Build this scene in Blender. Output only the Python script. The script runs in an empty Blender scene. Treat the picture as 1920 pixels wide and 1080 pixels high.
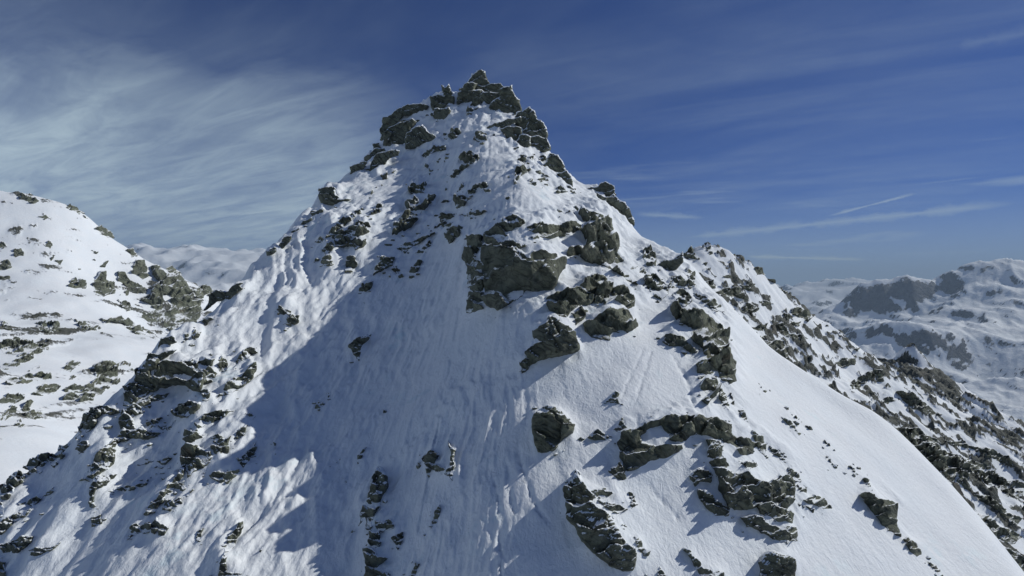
import bpy, math, random
import numpy as np
from mathutils import Vector
from mathutils.bvhtree import BVHTree

# ------------------------------------------------------------------ camera
scene = bpy.context.scene
FPX = 1000.0                      # focal length in pixels of a 1920 px wide frame
cam_data = bpy.data.cameras.new('camera')
cam_data.sensor_width = 36.0
cam_data.lens = 36.0 * FPX / 1920.0
cam_data.clip_start = 0.5
cam_data.clip_end = 120000.0
cam = bpy.data.objects.new('camera', cam_data)
cam.rotation_euler = (math.radians(90), 0, 0)
scene.collection.objects.link(cam)
scene.camera = cam

# ------------------------------------------------------------------ world, sun, exposure
SUN_AZ = math.radians(22)         # degrees from +X (right) towards +Y (ahead)
SUN_EL = math.radians(33.5)
SUN_DIR = Vector((math.cos(SUN_EL) * math.cos(SUN_AZ), math.cos(SUN_EL) * math.sin(SUN_AZ), math.sin(SUN_EL)))
SKY_STRENGTH = 0.11
world = bpy.data.worlds.new('World')
scene.world = world
world.use_nodes = True
wn = world.node_tree.nodes
wl = world.node_tree.links
wn.clear()


class NT:
    """small helper to write node trees as expressions"""
    def __init__(self, tree):
        self.t = tree

    def node(self, typ, **kw):
        n = self.t.nodes.new(typ)
        for k, v in kw.items():
            setattr(n, k, v)
        return n

    def put(self, sock, v):
        if isinstance(v, bpy.types.NodeSocket):
            self.t.links.new(v, sock)
        elif v is not None:
            sock.default_value = v

    def math(self, op, a, b=None, c=None, clamp=False):
        n = self.node('ShaderNodeMath', operation=op, use_clamp=clamp)
        self.put(n.inputs[0], a)
        self.put(n.inputs[1], b)
        self.put(n.inputs[2], c)
        return n.outputs[0]

    def vmath(self, op, a, b=None, scale=None):
        n = self.node('ShaderNodeVectorMath', operation=op)
        self.put(n.inputs[0], a)
        self.put(n.inputs[1], b)
        if scale is not None:
            self.put(n.inputs['Scale'], scale)
        return n.outputs['Value'] if op in ('DOT_PRODUCT', 'LENGTH') else n.outputs['Vector']

    def smooth(self, v, lo, hi, to0=0.0, to1=1.0):
        n = self.node('ShaderNodeMapRange', interpolation_type='SMOOTHSTEP')
        self.put(n.inputs[0], v)
        self.put(n.inputs[1], lo)
        self.put(n.inputs[2], hi)
        self.put(n.inputs[3], to0)
        self.put(n.inputs[4], to1)
        return n.outputs[0]

    def noise(self, vec, scale, detail=4.0, rough=0.55, dist=0.0, out='Fac'):
        n = self.node('ShaderNodeTexNoise')
        self.put(n.inputs['Vector'], vec)
        self.put(n.inputs['Scale'], scale)
        self.put(n.inputs['Detail'], detail)
        self.put(n.inputs['Roughness'], rough)
        self.put(n.inputs['Distortion'], dist)
        return n.outputs[out]

    def mixc(self, f, a, b, blend='MIX'):
        n = self.node('ShaderNodeMix', data_type='RGBA', blend_type=blend)
        self.put(n.inputs[0], f)
        self.put(n.inputs[6], a)
        self.put(n.inputs[7], b)
        return n.outputs[2]

    def xyz(self, x, y, z):
        n = self.node('ShaderNodeCombineXYZ')
        self.put(n.inputs[0], x)
        self.put(n.inputs[1], y)
        self.put(n.inputs[2], z)
        return n.outputs[0]

    def sep(self, v):
        n = self.node('ShaderNodeSeparateXYZ')
        self.put(n.inputs[0], v)
        return n.outputs

    def scale3(self, v, s):
        n = self.node('ShaderNodeVectorMath', operation='MULTIPLY')
        self.put(n.inputs[0], v)
        n.inputs[1].default_value = s
        return n.outputs[0]


def direction(px, py):
    return Vector(((px - 960) / FPX, 1.0, (540 - py) / FPX)).normalized()


def build_world():
    w = NT(world.node_tree)
    sky = w.node('ShaderNodeTexSky', sky_type='NISHITA')
    sky.sun_disc = False
    sky.sun_elevation = SUN_EL
    sky.sun_rotation = math.pi / 2 - SUN_AZ       # measured from +Y towards +X
    sky.altitude = 3000.0
    sky.air_density = 1.0
    sky.dust_density = 0.0
    sky.ozone_density = 4.0
    co = w.node('ShaderNodeTexCoord').outputs['Generated']
    d = w.vmath('NORMALIZE', co)
    x, y, z = w.sep(d)
    zc = w.math('MAXIMUM', z, 0.0)
    inv = w.math('DIVIDE', 1.0, w.math('ADD', zc, 0.10))
    px = w.math('MULTIPLY', x, inv)
    py = w.math('MULTIPLY', y, inv)
    # cirrus veil: thick towards the west (-X), thinning to the east
    rot = w.xyz(w.math('ADD', w.math('MULTIPLY', px, 0.88), w.math('MULTIPLY', py, -0.47)),
                w.math('ADD', w.math('MULTIPLY', px, 0.47), w.math('MULTIPLY', py, 0.88)), 0.0)
    n1 = w.noise(w.scale3(rot, (0.55, 1.25, 1.0)), 0.85, 6.0, 0.56, 0.7)
    n2 = w.noise(w.scale3(rot, (0.7, 2.8, 1.0)), 2.1, 9.0, 0.68, 0.8)
    n3 = w.noise(w.scale3(rot, (0.25, 0.4, 1.0)), 0.9, 2.0, 0.5, 0.2)
    edge = w.math('ADD', z, w.math('MULTIPLY', w.math('SUBTRACT', n1, 0.5), 0.42))
    band = w.math('MULTIPLY', w.smooth(edge, 0.40, 0.22), w.smooth(w.math('SUBTRACT', x, w.math('MULTIPLY', w.math('SUBTRACT', n3, 0.5), 0.5)), 0.02, -0.44))
    fib = w.smooth(n2, 0.30, 0.70, 0.60, 1.04)
    veil = w.math('MULTIPLY', band, w.math('MULTIPLY', fib, w.smooth(n1, 0.28, 0.58, 0.50, 1.0)))
    thin = w.math('MULTIPLY', w.smooth(w.math('MULTIPLY', n1, n3), 0.15, 0.36), w.smooth(n2, 0.35, 0.75, 0.6, 1.0))     # faint veils elsewhere
    veil = w.math('MAXIMUM', w.math('MULTIPLY', veil, 0.95), w.math('MULTIPLY', thin, 0.24))
    # thin layered streaks low over the horizon
    n4 = w.noise(w.xyz(w.math('MULTIPLY', x, 2.2), w.math('MULTIPLY', y, 2.2), w.math('MULTIPLY', z, 34.0)), 1.3, 5.0, 0.55, 0.35)
    low = w.math('MULTIPLY', w.smooth(n4, 0.50, 0.74), w.smooth(z, 0.34, 0.06))
    low = w.math('MULTIPLY', low, 0.50)
    lowhaze = w.smooth(z, 0.19, -0.03, 0.0, 0.58)
    mask = w.math('MAXIMUM', veil, low)
    mask = w.math('MAXIMUM', mask, lowhaze)

    def trail(a, b, width, strength, soft_ends=0.16):
        """an aircraft trail: a thin strip of the sky dome between two directions"""
        da, db = direction(*a), direction(*b)
        nrm = da.cross(db).normalized()
        along = (db - da).normalized()
        lo, hi = da.dot(along), db.dot(along)
        dist = w.math('ABSOLUTE', w.vmath('DOT_PRODUCT', d, nrm))
        wob = w.noise(d, 30.0, 7.0, 0.7)
        wid = w.math('MULTIPLY', w.smooth(wob, 0.28, 0.72, 0.25, 1.5), width)
        m = w.math('SUBTRACT', 1.0, w.math('DIVIDE', dist, wid), clamp=True)
        t = w.vmath('DOT_PRODUCT', d, along)
        span = (hi - lo) * soft_ends
        m = w.math('MULTIPLY', m, w.smooth(t, lo, lo + span))
        m = w.math('MULTIPLY', m, w.smooth(t, hi, hi - span))
        m = w.math('MULTIPLY', m, w.smooth(y, 0.0, 0.1))
        return w.math('MULTIPLY', m, strength)

    for args in (((1530, 411), (1750, 354), 0.005, 0.65, 0.3), ((1225, 452), (1990, 372), 0.014, 0.55, 0.2),
                 ((1170, 400), (1345, 410), 0.0095, 0.48, 0.35), ((1370, 480), (1660, 488), 0.0075, 0.95, 0.22),
                 ((1600, 480), (1960, 468), 0.016, 0.5, 0.3), ((1690, 424), (1800, 424), 0.004, 0.25, 0.4),
                 ((1730, 457), (1850, 456), 0.005, 0.3, 0.4), ((1760, 92), (1990, 50), 0.018, 0.2, 0.3)):
        mask = w.math('MAXIMUM', mask, trail(*args))
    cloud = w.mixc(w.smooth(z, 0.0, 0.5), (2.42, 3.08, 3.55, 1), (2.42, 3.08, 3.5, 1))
    cloud = w.mixc(1.0, cloud, w.mixc(w.smooth(x, -0.50, -1.0), (1, 1, 1, 1), (1.6, 1.55, 1.5, 1)), 'MULTIPLY')     # extra cloud brightness towards the west, added as fill for the shaded snow
    clear = w.mixc(1.0, sky.outputs[0], (0.061, 0.141, 0.30, 1), 'MULTIPLY')     # the deep blue of thin mountain air
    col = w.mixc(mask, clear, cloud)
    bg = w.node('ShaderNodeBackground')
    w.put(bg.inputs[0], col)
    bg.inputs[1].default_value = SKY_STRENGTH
    out = w.node('ShaderNodeOutputWorld')
    w.put(out.inputs[0], bg.outputs[0])


build_world()
sun_data = bpy.data.lights.new('sun', 'SUN')
sun_data.energy = 2.0
sun_data.angle = math.radians(0.5)
sun_data.color = (0.985, 0.985, 0.93)
sun = bpy.data.objects.new('sun', sun_data)
sun.rotation_euler = (-SUN_DIR).to_track_quat('-Z', 'Y').to_euler()
scene.collection.objects.link(sun)

scene.view_settings.view_transform = 'Standard'
scene.view_settings.look = 'None'
scene.view_settings.exposure = 0.62
scene.view_settings.gamma = 1.0
scene.view_settings.use_curve_mapping = False
scene.cycles.use_denoising = True
scene.cycles.max_bounces = 8
scene.cycles.diffuse_bounces = 6
scene.cycles.volume_bounces = 0

# ------------------------------------------------------------------ noise in numpy
_rng = np.random.RandomState(11)
_PERM = _rng.permutation(4096).astype(np.int64)
_GA = _rng.rand(4096) * 2 * np.pi
_GX, _GY = np.cos(_GA), np.sin(_GA)
_RV = _rng.rand(4096)


def _hash(i, j, seed):
    return _PERM[(_PERM[(i + seed * 131) & 4095] + j + seed * 17) & 4095]


def perlin(x, y, seed=0):
    xi = np.floor(x).astype(np.int64)
    yi = np.floor(y).astype(np.int64)
    xf, yf = x - xi, y - yi
    u = xf * xf * xf * (xf * (xf * 6 - 15) + 10)
    v = yf * yf * yf * (yf * (yf * 6 - 15) + 10)

    def g(di, dj):
        h = _hash(xi + di, yi + dj, seed)
        return _GX[h] * (xf - di) + _GY[h] * (yf - dj)
    a = g(0, 0) + u * (g(1, 0) - g(0, 0))
    b = g(0, 1) + u * (g(1, 1) - g(0, 1))
    return (a + v * (b - a)) * 1.5


def fbm(x, y, octv=4, seed=0, gain=0.5, lac=2.03):
    s, a = 0.0, 1.0
    for k in range(octv):
        s = s + a * perlin(x, y, seed + k)
        x, y, a = x * lac + 3.7, y * lac - 1.3, a * gain
    return s


def ridged(x, y, octv=4, seed=0, gain=0.5, lac=2.03):
    s, a, w = 0.0, 1.0, 1.0
    for k in range(octv):
        n = 1.0 - np.abs(perlin(x, y, seed + k))
        n = n * n
        s = s + a * n * w
        w = np.clip(n * 1.6, 0, 1)
        x, y, a = x * lac + 5.1, y * lac + 2.9, a * gain
    return s - 0.9


def worley(x, y, seed=0, jitter=0.9):
    """nearest cell: its id, the offset from its point and the gap to the second nearest"""
    xi = np.floor(x).astype(np.int64)
    yi = np.floor(y).astype(np.int64)
    b1 = np.full(x.shape, 1e9)
    b2 = np.full(x.shape, 1e9)
    cid = np.zeros(x.shape, dtype=np.int64)
    ox = np.zeros(x.shape)
    oy = np.zeros(x.shape)
    for di in (-1, 0, 1):
        for dj in (-1, 0, 1):
            h = _hash(xi + di, yi + dj, seed)
            cx = xi + di + 0.5 + jitter * (_RV[h] - 0.5)
            cy = yi + dj + 0.5 + jitter * (_RV[(h * 7 + 13) & 4095] - 0.5)
            ddx, ddy = x - cx, y - cy
            dd = ddx * ddx + ddy * ddy
            near = dd < b1
            b2 = np.where(near, b1, np.minimum(b2, dd))
            cid = np.where(near, h, cid)
            ox = np.where(near, ddx, ox)
            oy = np.where(near, ddy, oy)
            b1 = np.where(near, dd, b1)
    return cid, ox, oy, np.sqrt(b2) - np.sqrt(b1)


def sstep(v, lo, hi):
    t = np.clip((v - lo) / (hi - lo), 0, 1)
    return t * t * (3 - 2 * t)


# ------------------------------------------------------------------ materials
def make_snow():
    m = bpy.data.materials.new('snow')
    m.use_nodes = True
    t = NT(m.node_tree)
    b = m.node_tree.nodes['Principled BSDF']
    pos = t.node('ShaderNodeNewGeometry').outputs['Position']
    n1 = t.noise(pos, 0.16, 5.0, 0.6, 0.4)
    n2 = t.noise(pos, 1.1, 4.0, 0.6)
    ice = t.math('MULTIPLY', t.smooth(n1, 0.56, 0.70), t.smooth(n2, 0.42, 0.62))
    c = t.mixc(t.smooth(n1, 0.3, 0.7), (0.85, 0.885, 0.915, 1), (0.895, 0.91, 0.925, 1))
    c = t.mixc(t.math('MULTIPLY', ice, 0.55), c, (0.60, 0.76, 0.82, 1))
    t.put(b.inputs['Base Color'], c)
    t.put(b.inputs['Roughness'], t.math('SUBTRACT', 0.72, t.math('MULTIPLY', ice, 0.25)))
    b.inputs['Specular IOR Level'].default_value = 0.25
    st = t.scale3(pos, (1.0, 0.55, 0.7))
    w1 = t.noise(st, 3.2, 5.0, 0.6, 0.6)
    w2 = t.noise(pos, 22.0, 3.0, 0.6)
    w3 = t.noise(t.scale3(pos, (1.0, 0.6, 0.8)), 7.5, 4.0, 0.62, 0.5)
    hgt = t.math('ADD', t.math('MULTIPLY', w1, 0.13), t.math('MULTIPLY', w2, 0.016))
    hgt = t.math('ADD', hgt, t.math('MULTIPLY', w3, 0.07))
    bp = t.node('ShaderNodeBump')
    bp.inputs['Strength'].default_value = 0.55
    bp.inputs['Distance'].default_value = 1.0
    t.put(bp.inputs['Height'], hgt)
    t.put(b.inputs['Normal'], bp.outputs[0])
    return m


def rock_nodes(t, pos, s):
    """dark schist: grey green with rusty stains, pale lichen, joints and slanting foliation, s = pieces per metre"""
    rnd = t.node('ShaderNodeObjectInfo').outputs['Random']
    a = t.noise(pos, 0.45 * s, 6.0, 0.65, 0.4)
    b = t.noise(pos, 2.6 * s, 6.0, 0.7)
    tilt = t.node('ShaderNodeVectorRotate', rotation_type='EULER_XYZ')
    t.put(tilt.inputs['Vector'], pos)
    t.put(tilt.inputs['Rotation'], t.xyz(0.35, t.math('ADD', -0.9, t.math('MULTIPLY', rnd, 0.6)), 0.5))
    wv = t.vmath('ADD', tilt.outputs[0], t.vmath('SCALE', t.noise(pos, 0.9 * s, 3.0, 0.5, 0.0, 'Color'), None, 0.5 / s))
    lay = t.noise(t.scale3(wv, (0.35, 0.35, 3.4)), 1.0 * s, 6.0, 0.68, 0.3)
    lay2 = t.noise(t.scale3(wv, (0.5, 0.5, 9.0)), 1.6 * s, 4.0, 0.6)
    vor = t.node('ShaderNodeTexVoronoi', feature='DISTANCE_TO_EDGE')
    t.put(vor.inputs['Vector'], t.scale3(wv, (0.7, 0.9, 1.5)))
    vor.inputs['Scale'].default_value = 0.85 * s
    joint = t.smooth(vor.outputs['Distance'], 0.0, 0.06)
    cell = t.node('ShaderNodeTexVoronoi', feature='F1')
    t.put(cell.inputs['Vector'], t.scale3(wv, (0.7, 0.9, 1.5)))
    cell.inputs['Scale'].default_value = 0.85 * s
    tone = t.sep(cell.outputs['Color'])[0]
    c = t.mixc(t.smooth(a, 0.30, 0.70), (0.098, 0.114, 0.080, 1), (0.285, 0.297, 0.215, 1))
    c = t.mixc(t.math('MULTIPLY', tone, 0.55), c, (0.158, 0.170, 0.132, 1))
    c = t.mixc(t.smooth(lay, 0.52, 0.40, 0.0, 0.75), c, (0.036, 0.041, 0.034, 1))
    c = t.mixc(t.smooth(lay2, 0.55, 0.68, 0.0, 0.45), c, (0.25, 0.25, 0.21, 1))
    c = t.mixc(t.smooth(b, 0.58, 0.70, 0.0, 0.65), c, (0.27, 0.275, 0.235, 1))
    rust = t.noise(pos, 0.42 * s, 5.0, 0.65)
    c = t.mixc(t.smooth(rust, 0.60, 0.72, 0.0, 0.5), c, (0.135, 0.092, 0.058, 1))
    c = t.mixc(t.math('MULTIPLY', rnd, 0.25), c, (0.125, 0.137, 0.108, 1))
    c = t.mixc(joint, t.mixc(0.30, c, (0.02, 0.022, 0.02, 1)), c)
    h = t.math('ADD', t.math('MULTIPLY', lay, 0.60 / s), t.math('MULTIPLY', b, 0.22 / s))
    h = t.math('ADD', h, t.math('MULTIPLY', lay2, 0.16 / s))
    h = t.math('ADD', h, t.math('MULTIPLY', joint, 0.10 / s))
    h = t.math('ADD', h, t.math('MULTIPLY', tone, 0.10 / s))
    h = t.math('ADD', h, t.math('MULTIPLY', t.noise(pos, 9.0 * s, 4.0, 0.65), 0.06 / s))
    return c, h


def make_rock(name, s, snow_lo=0.55, snow_hi=0.64, cover=0.22):
    m = bpy.data.materials.new(name)
    m.use_nodes = True
    t = NT(m.node_tree)
    b = m.node_tree.nodes['Principled BSDF']
    geo = t.node('ShaderNodeNewGeometry')
    pos = geo.outputs['Position']
    c, h = rock_nodes(t, pos, s)
    bp = t.node('ShaderNodeBump')
    bp.inputs['Strength'].default_value = 0.8
    bp.inputs['Distance'].default_value = 1.0
    t.put(bp.inputs['Height'], h)
    up = t.sep(geo.outputs['Normal'])[2]
    up2 = t.sep(bp.outputs[0])[2]
    e = t.math('ADD', t.math('MULTIPLY', up, 0.9), t.math('MULTIPLY', up2, 0.1))
    n = t.noise(pos, 1.5 * s, 4.0, 0.6)
    n2 = t.noise(pos, 0.4 * s, 3.0, 0.5)
    e = t.math('ADD', e, t.math('MULTIPLY', t.math('SUBTRACT', n, 0.5), 0.22))
    e = t.math('ADD', e, t.math('MULTIPLY', t.math('SUBTRACT', n2, 0.5), cover * 2))
    drift = t.node('ShaderNodeAttribute', attribute_name='drift').outputs['Fac']
    e = t.math('ADD', e, t.math('MULTIPLY', drift, t.smooth(n2, 0.34, 0.62, 0.05, 0.9)))
    snow = t.smooth(e, snow_lo, snow_hi)
    col = t.mixc(snow, c, (0.87, 0.895, 0.915, 1))
    t.put(b.inputs['Base Color'], col)
    b.inputs['Roughness'].default_value = 0.85
    b.inputs['Specular IOR Level'].default_value = 0.25
    bp2 = t.node('ShaderNodeBump')
    bp2.inputs['Distance'].default_value = 1.0
    t.put(bp2.inputs['Strength'], t.math('SUBTRACT', 0.8, t.math('MULTIPLY', snow, 0.65)))
    t.put(bp2.inputs['Height'], h)
    t.put(b.inputs['Normal'], bp2.outputs[0])
    return m


def make_flank(name, s, rock_a, rock_b, bump=1.0):
    """far ground: snow with bare rock where the mesh attribute 'rock' says so"""
    m = bpy.data.materials.new(name)
    m.use_nodes = True
    t = NT(m.node_tree)
    b = m.node_tree.nodes['Principled BSDF']
    pos = t.node('ShaderNodeNewGeometry').outputs['Position']
    at = t.node('ShaderNodeAttribute', attribute_name='rock').outputs['Fac']
    n = t.noise(pos, 0.22 * s, 6.0, 0.68, 0.3)
    n2 = t.noise(pos, 1.3 * s, 5.0, 0.65)
    e = t.math('ADD', at, t.math('MULTIPLY', t.math('SUBTRACT', n, 0.5), 0.75))
    e = t.math('ADD', e, t.math('MULTIPLY', t.math('SUBTRACT', n2, 0.5), 0.55))
    f = t.smooth(e, 0.44, 0.56)
    rc = t.mixc(t.smooth(n2, 0.35, 0.65), rock_a, rock_b)
    rc = t.mixc(t.smooth(t.noise(pos, 0.06 * s, 4.0, 0.6), 0.58, 0.72, 0.0, 0.35), rc, (0.12, 0.085, 0.065, 1))
    sc = t.mixc(t.smooth(n, 0.3, 0.7), (0.85, 0.885, 0.915, 1), (0.895, 0.91, 0.925, 1))
    t.put(b.inputs['Base Color'], t.mixc(f, sc, rc))
    b.inputs['Roughness'].default_value = 0.8
    b.inputs['Specular IOR Level'].default_value = 0.2
    h = t.math('MULTIPLY', t.math('ADD', t.math('MULTIPLY', n2, 1.1 / s), 0.35 / s), t.math('ADD', 0.10, t.math('MULTIPLY', f, 0.9)))
    bp = t.node('ShaderNodeBump')
    bp.inputs['Strength'].default_value = 0.6 * bump
    bp.inputs['Distance'].default_value = 1.0
    t.put(bp.inputs['Height'], h)
    t.put(b.inputs['Normal'], bp.outputs[0])
    return m


SNOW = make_snow()
ROCK = make_rock('schist', 1.0)
ROCK_SMOOTH = make_rock('schist_bare', 1.0, 0.80, 0.90, 0.15)
ROCK_MID = make_rock('schist_far', 0.22, 0.80, 0.95, 0.3)
ROCK_RIDGE = make_rock('schist_ridge', 0.45, 0.74, 0.9, 0.3)
FLANK_RIDGE = make_flank('ridge_flank', 1.0, (0.050, 0.058, 0.050, 1), (0.15, 0.155, 0.135, 1))
FLANK_LEFT = make_flank('left_flank', 0.28, (0.070, 0.075, 0.062, 1), (0.15, 0.15, 0.13, 1))
FLANK_FAR = make_flank('far_flank', 0.02, (0.075, 0.085, 0.105, 1), (0.15, 0.16, 0.18, 1), 1.8)  # rock colours tinted blue so that far rock reads as blue shade


# ------------------------------------------------------------------ rocks: where they are (built further down, once the ground is there)
# outlines were measured on enlargements of the photograph; each frame is (left, top, enlargement)
FR = {'A': (640, 90, 3.0), 'B': (400, 270, 3.0), 'C': (800, 360, 3.0), 'D': (900, 630, 2.4), 'E': (400, 630, 2.4), 'F': (0, 600, 4.0), 'G': (0, 810, 4.0),
      'H': (1240, 440, 4.0), 'I': (1440, 620, 4.0), 'K': (660, 120, 4.0), 'L': (1440, 810, 4.0), 'M': (0, 330, 3.0857)}


def outline(text):
    """'K 915,60 960,45 ...' -> pixel coordinates in the photograph"""
    f, *pts = text.split()
    ox, oy, k = FR[f]
    return np.array([[float(c) for c in p.split(',')] for p in pts]) / k + (ox, oy)


def poly_dist(pts, poly):
    """signed distance to a polygon (positive inside) and the nearest edge point"""
    a = poly
    b = np.roll(poly, -1, 0)
    best = np.full(len(pts), 1e18)
    near = np.zeros_like(pts)
    inside = np.zeros(len(pts), bool)
    for i in range(len(a)):
        e = b[i] - a[i]
        t = np.clip(((pts - a[i]) @ e) / max(e @ e, 1e-9), 0, 1)
        c = a[i] + t[:, None] * e
        d = ((pts - c) ** 2).sum(1)
        m = d < best
        best[m] = d[m]
        near[m] = c[m]
        if a[i][1] != b[i][1]:
            cross = ((a[i][1] > pts[:, 1]) != (b[i][1] > pts[:, 1])) & \
                (pts[:, 0] < (b[i][0] - a[i][0]) * (pts[:, 1] - a[i][1]) / (b[i][1] - a[i][1]) + a[i][0])
            inside ^= cross
    d = np.sqrt(best)
    return np.where(inside, d, -d), near


def parse(t):
    """'tower:K@110 915,60 ...' -> part name, upright depth or None, outline"""
    part = None
    if ':' in t:
        part, t = t.split(':', 1)
    f, rest = t.split(' ', 1)
    dp = None
    if '@' in f:
        f, dp = f.split('@')
        dp = float(dp)
    return part, dp, outline(f + ' ' + rest)


SPECS = []


def rock(name, label, cat, texts, group=None, **kw):
    """note one rock: a single outline, or several for a rock of several blocks"""
    SPECS.append((name, label, cat, [texts] if isinstance(texts, str) else list(texts), group, kw))


ORD = ['topmost', 'second', 'third', 'fourth', 'fifth', 'sixth', 'seventh', 'eighth', 'ninth', 'tenth', 'eleventh', 'twelfth', 'thirteenth', 'fourteenth', 'fifteenth', 'sixteenth',
       'seventeenth', 'eighteenth', 'nineteenth', 'twentieth', 'twenty-first', 'twenty-second', 'twenty-third', 'twenty-fourth', 'twenty-fifth', 'twenty-sixth', 'twenty-seventh',
       'twenty-eighth', 'twenty-ninth', 'thirtieth']


def rock_set(name, phrase, where, cat, group, texts, **kw):
    """alike rocks of one place, told apart by counting them down from the top"""
    texts = sorted(texts, key=lambda t: parse(t)[2][:, 1].mean())
    for i, t in enumerate(texts):
        o = 'topmost' if i == 0 else ORD[i] + ' from top'
        rock(name, '%s, %s, %s' % (phrase, o, where), cat, t, group, **kw)


# --- the summit
rock('summit_outcrop', 'dark rock tower of stacked blocks crowning the summit', 'rock outcrop', [
    'tower:K@111 915,60 960,42 1008,46 1018,90 1035,120 1055,165 1000,175 950,180 890,175 872,160 885,120',
    'K@108 865,150 935,155 915,200 965,195 990,240 965,268 905,300 850,340 835,290 798,305 800,220 830,185',
    'slab:K@109 930,160 1045,150 1110,150 1155,185 1120,215 1070,230 1020,212 950,196',
    'K@107 980,225 1060,218 1115,210 1120,262 1060,292 1000,298 960,262',
    'K@106 1105,200 1150,180 1200,168 1218,240 1250,268 1266,345 1235,372 1190,388 1100,384 1040,348 1042,300 1080,268 1112,250'],
    thick=0.85, blocky=0.7, edge=0.22)
rock('rock_pinnacle', 'forked dark rock pinnacle standing left of the summit tower', 'rock pinnacle', [
    'spike:K@109 590,238 650,228 688,242 668,165 695,185 722,160 748,225 756,300 720,322 650,338 608,358 598,300',
    'foot:K@107 625,340 722,330 730,370 684,420 635,414 612,385'], thick=0.9, blocky=0.7, edge=0.25)
rock('shoulder_crag', 'large dark craggy cliff forming the left shoulder below the summit', 'rock outcrop', [
    'K@104 238,402 300,378 350,338 392,325 375,400 335,445 275,475 238,565 216,560',
    'K@105 385,322 470,306 565,322 545,352 470,374 400,384 365,372',
    'cliff_face:K@102 240,605 246,520 288,478 370,446 440,420 476,440 436,490 424,560 405,630 350,640 290,625',
    'K@101 420,520 480,478 530,462 562,508 622,542 644,560 600,584 530,604 470,630 415,634',
    'ledge:K@103 345,420 430,412 525,402 505,428 420,446'], thick=0.8, blocky=0.7, edge=0.22)
rock('summit_buttress', 'steep grey green rock buttress on the right skyline under the summit', 'rock outcrop', [
    'K@100 1235,370 1330,332 1340,440 1275,545 1256,480 1222,432',
    'wall:K@101 1325,335 1372,362 1388,420 1432,440 1455,562 1400,556 1328,545 1286,505 1325,440',
    'K@97 1120,490 1200,478 1264,488 1270,592 1220,606 1160,555',
    'K@97 1260,540 1335,548 1336,612 1270,635 1215,604',
    'K@96 1335,565 1400,546 1455,566 1480,642 1430,656 1380,646 1325,624',
    'ledge:K@101 1025,470 1100,438 1200,416 1254,396 1254,444 1170,464 1090,494 1026,504'], thick=0.8, blocky=0.7, edge=0.22)
rock('boulder', 'angular dark boulder on snow just under the summit tower', 'boulder', 'K 860,365 895,305 950,275 952,310 920,352 890,368')
rock('boulder', 'lone brownish boulder in the snow hollow below the rock pinnacle', 'boulder', 'K 722,528 750,488 798,488 808,520 762,562 728,552')
rock('boulder', 'dark cracked boulder at top of the sunlit rib below the summit', 'boulder', 'K 903,560 928,518 1002,522 1008,572 970,592 938,578')
rock('rock_outcrop', 'knobbly dark outcrop stepping down the left skyline below the shoulder crag', 'rock outcrop', [
    'K@97 104,692 168,638 232,636 244,672 182,704 152,734 104,734',
    'K@94 176,692 258,658 344,656 336,692 262,724 242,774 170,804 126,804 146,752',
    'K@99 160,602 200,596 220,632 168,644'], blocky=0.75)
rock('rock_outcrop', 'small dark outcrop on the left skyline above the snow cornice', 'rock outcrop', 'K@88 -8,770 60,740 104,742 84,782 30,815 -8,820')
rock('rock_outcrop', 'grey slabby outcrop on right skyline midway below the summit buttress', 'rock outcrop', [
    'slab:K@88 1455,742 1488,676 1542,688 1584,760 1606,814 1540,826 1480,796 1388,786 1386,752',
    'K@84 1540,825 1612,806 1644,860 1650,925 1600,895 1556,852'], edge=0.25)
rock('rock_slab', 'upright dark slab with a tail on sunlit snow right of the hollow', 'rock', 'K 1232,778 1290,782 1336,800 1272,842 1236,892 1228,952 1214,974 1216,900')
rock_set('flat_rock', 'thin flat rock', 'on sunlit snow beneath the right skyline outcrop', 'rock', 'flat rocks under the right skyline outcrop', [
    'K 1400,868 1440,856 1490,886 1420,884', 'K 1520,930 1560,922 1610,956 1540,964', 'K 1386,808 1440,818 1486,846 1430,844', 'K 1618,918 1650,933 1680,972 1640,958',
    'K 1440,905 1475,900 1470,915', 'K 1330,870 1350,868 1352,900 1330,900', 'K 1256,690 1304,686 1294,744 1248,742', 'K 1330,690 1360,688 1356,715 1332,718', 'K 1400,700 1440,690 1470,720 1420,730'])
rock('skyline_outcrop', 'rocky knob rising on the right skyline beyond the summit slope', 'rock outcrop', [
    'crest:A@83 1390,790 1440,782 1480,756 1528,778 1540,824 1490,836 1450,814',
    'A@80 1485,850 1535,826 1594,868 1626,930 1640,996 1600,976 1556,924 1496,884',
    'A@82 1440,815 1490,840 1480,870 1450,850'], blocky=0.7)

# --- rocks of the shaded upper bowl and the lit strip on its left
rock('boulder', 'largest wedge shaped boulder in the upper shaded bowl', 'boulder', 'K 806,702 840,678 900,668 945,690 938,722 880,754 806,800')
rock('rock_slab', 'narrow dark slab right below the wedge shaped boulder', 'rock', 'K 742,848 768,804 804,798 798,828 766,848')
rock('boulder', 'elongated dark boulder on snow under the shoulder crag', 'boulder', 'K 540,694 558,660 620,618 694,608 694,642 630,658 580,674')
rock('skyline_boulder', 'big square boulder perched alone on the left skyline', 'boulder', 'B@73 596,258 640,244 684,250 692,290 724,308 768,310 700,334 620,344 598,296', thick=0.9)
rock_set('skyline_rock', 'dark rock', 'on left snow skyline below the perched boulder', 'rock', 'rocks along the left skyline', [
    'B@67 552,390 612,362 614,382 570,404', 'B@63 505,432 552,408 552,432 478,470', 'B@56 372,572 398,528 434,522 424,552 390,584', 'B@54 300,602 340,582 348,606 308,624', 'B@59 440,490 478,466 480,478 446,496'])
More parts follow.
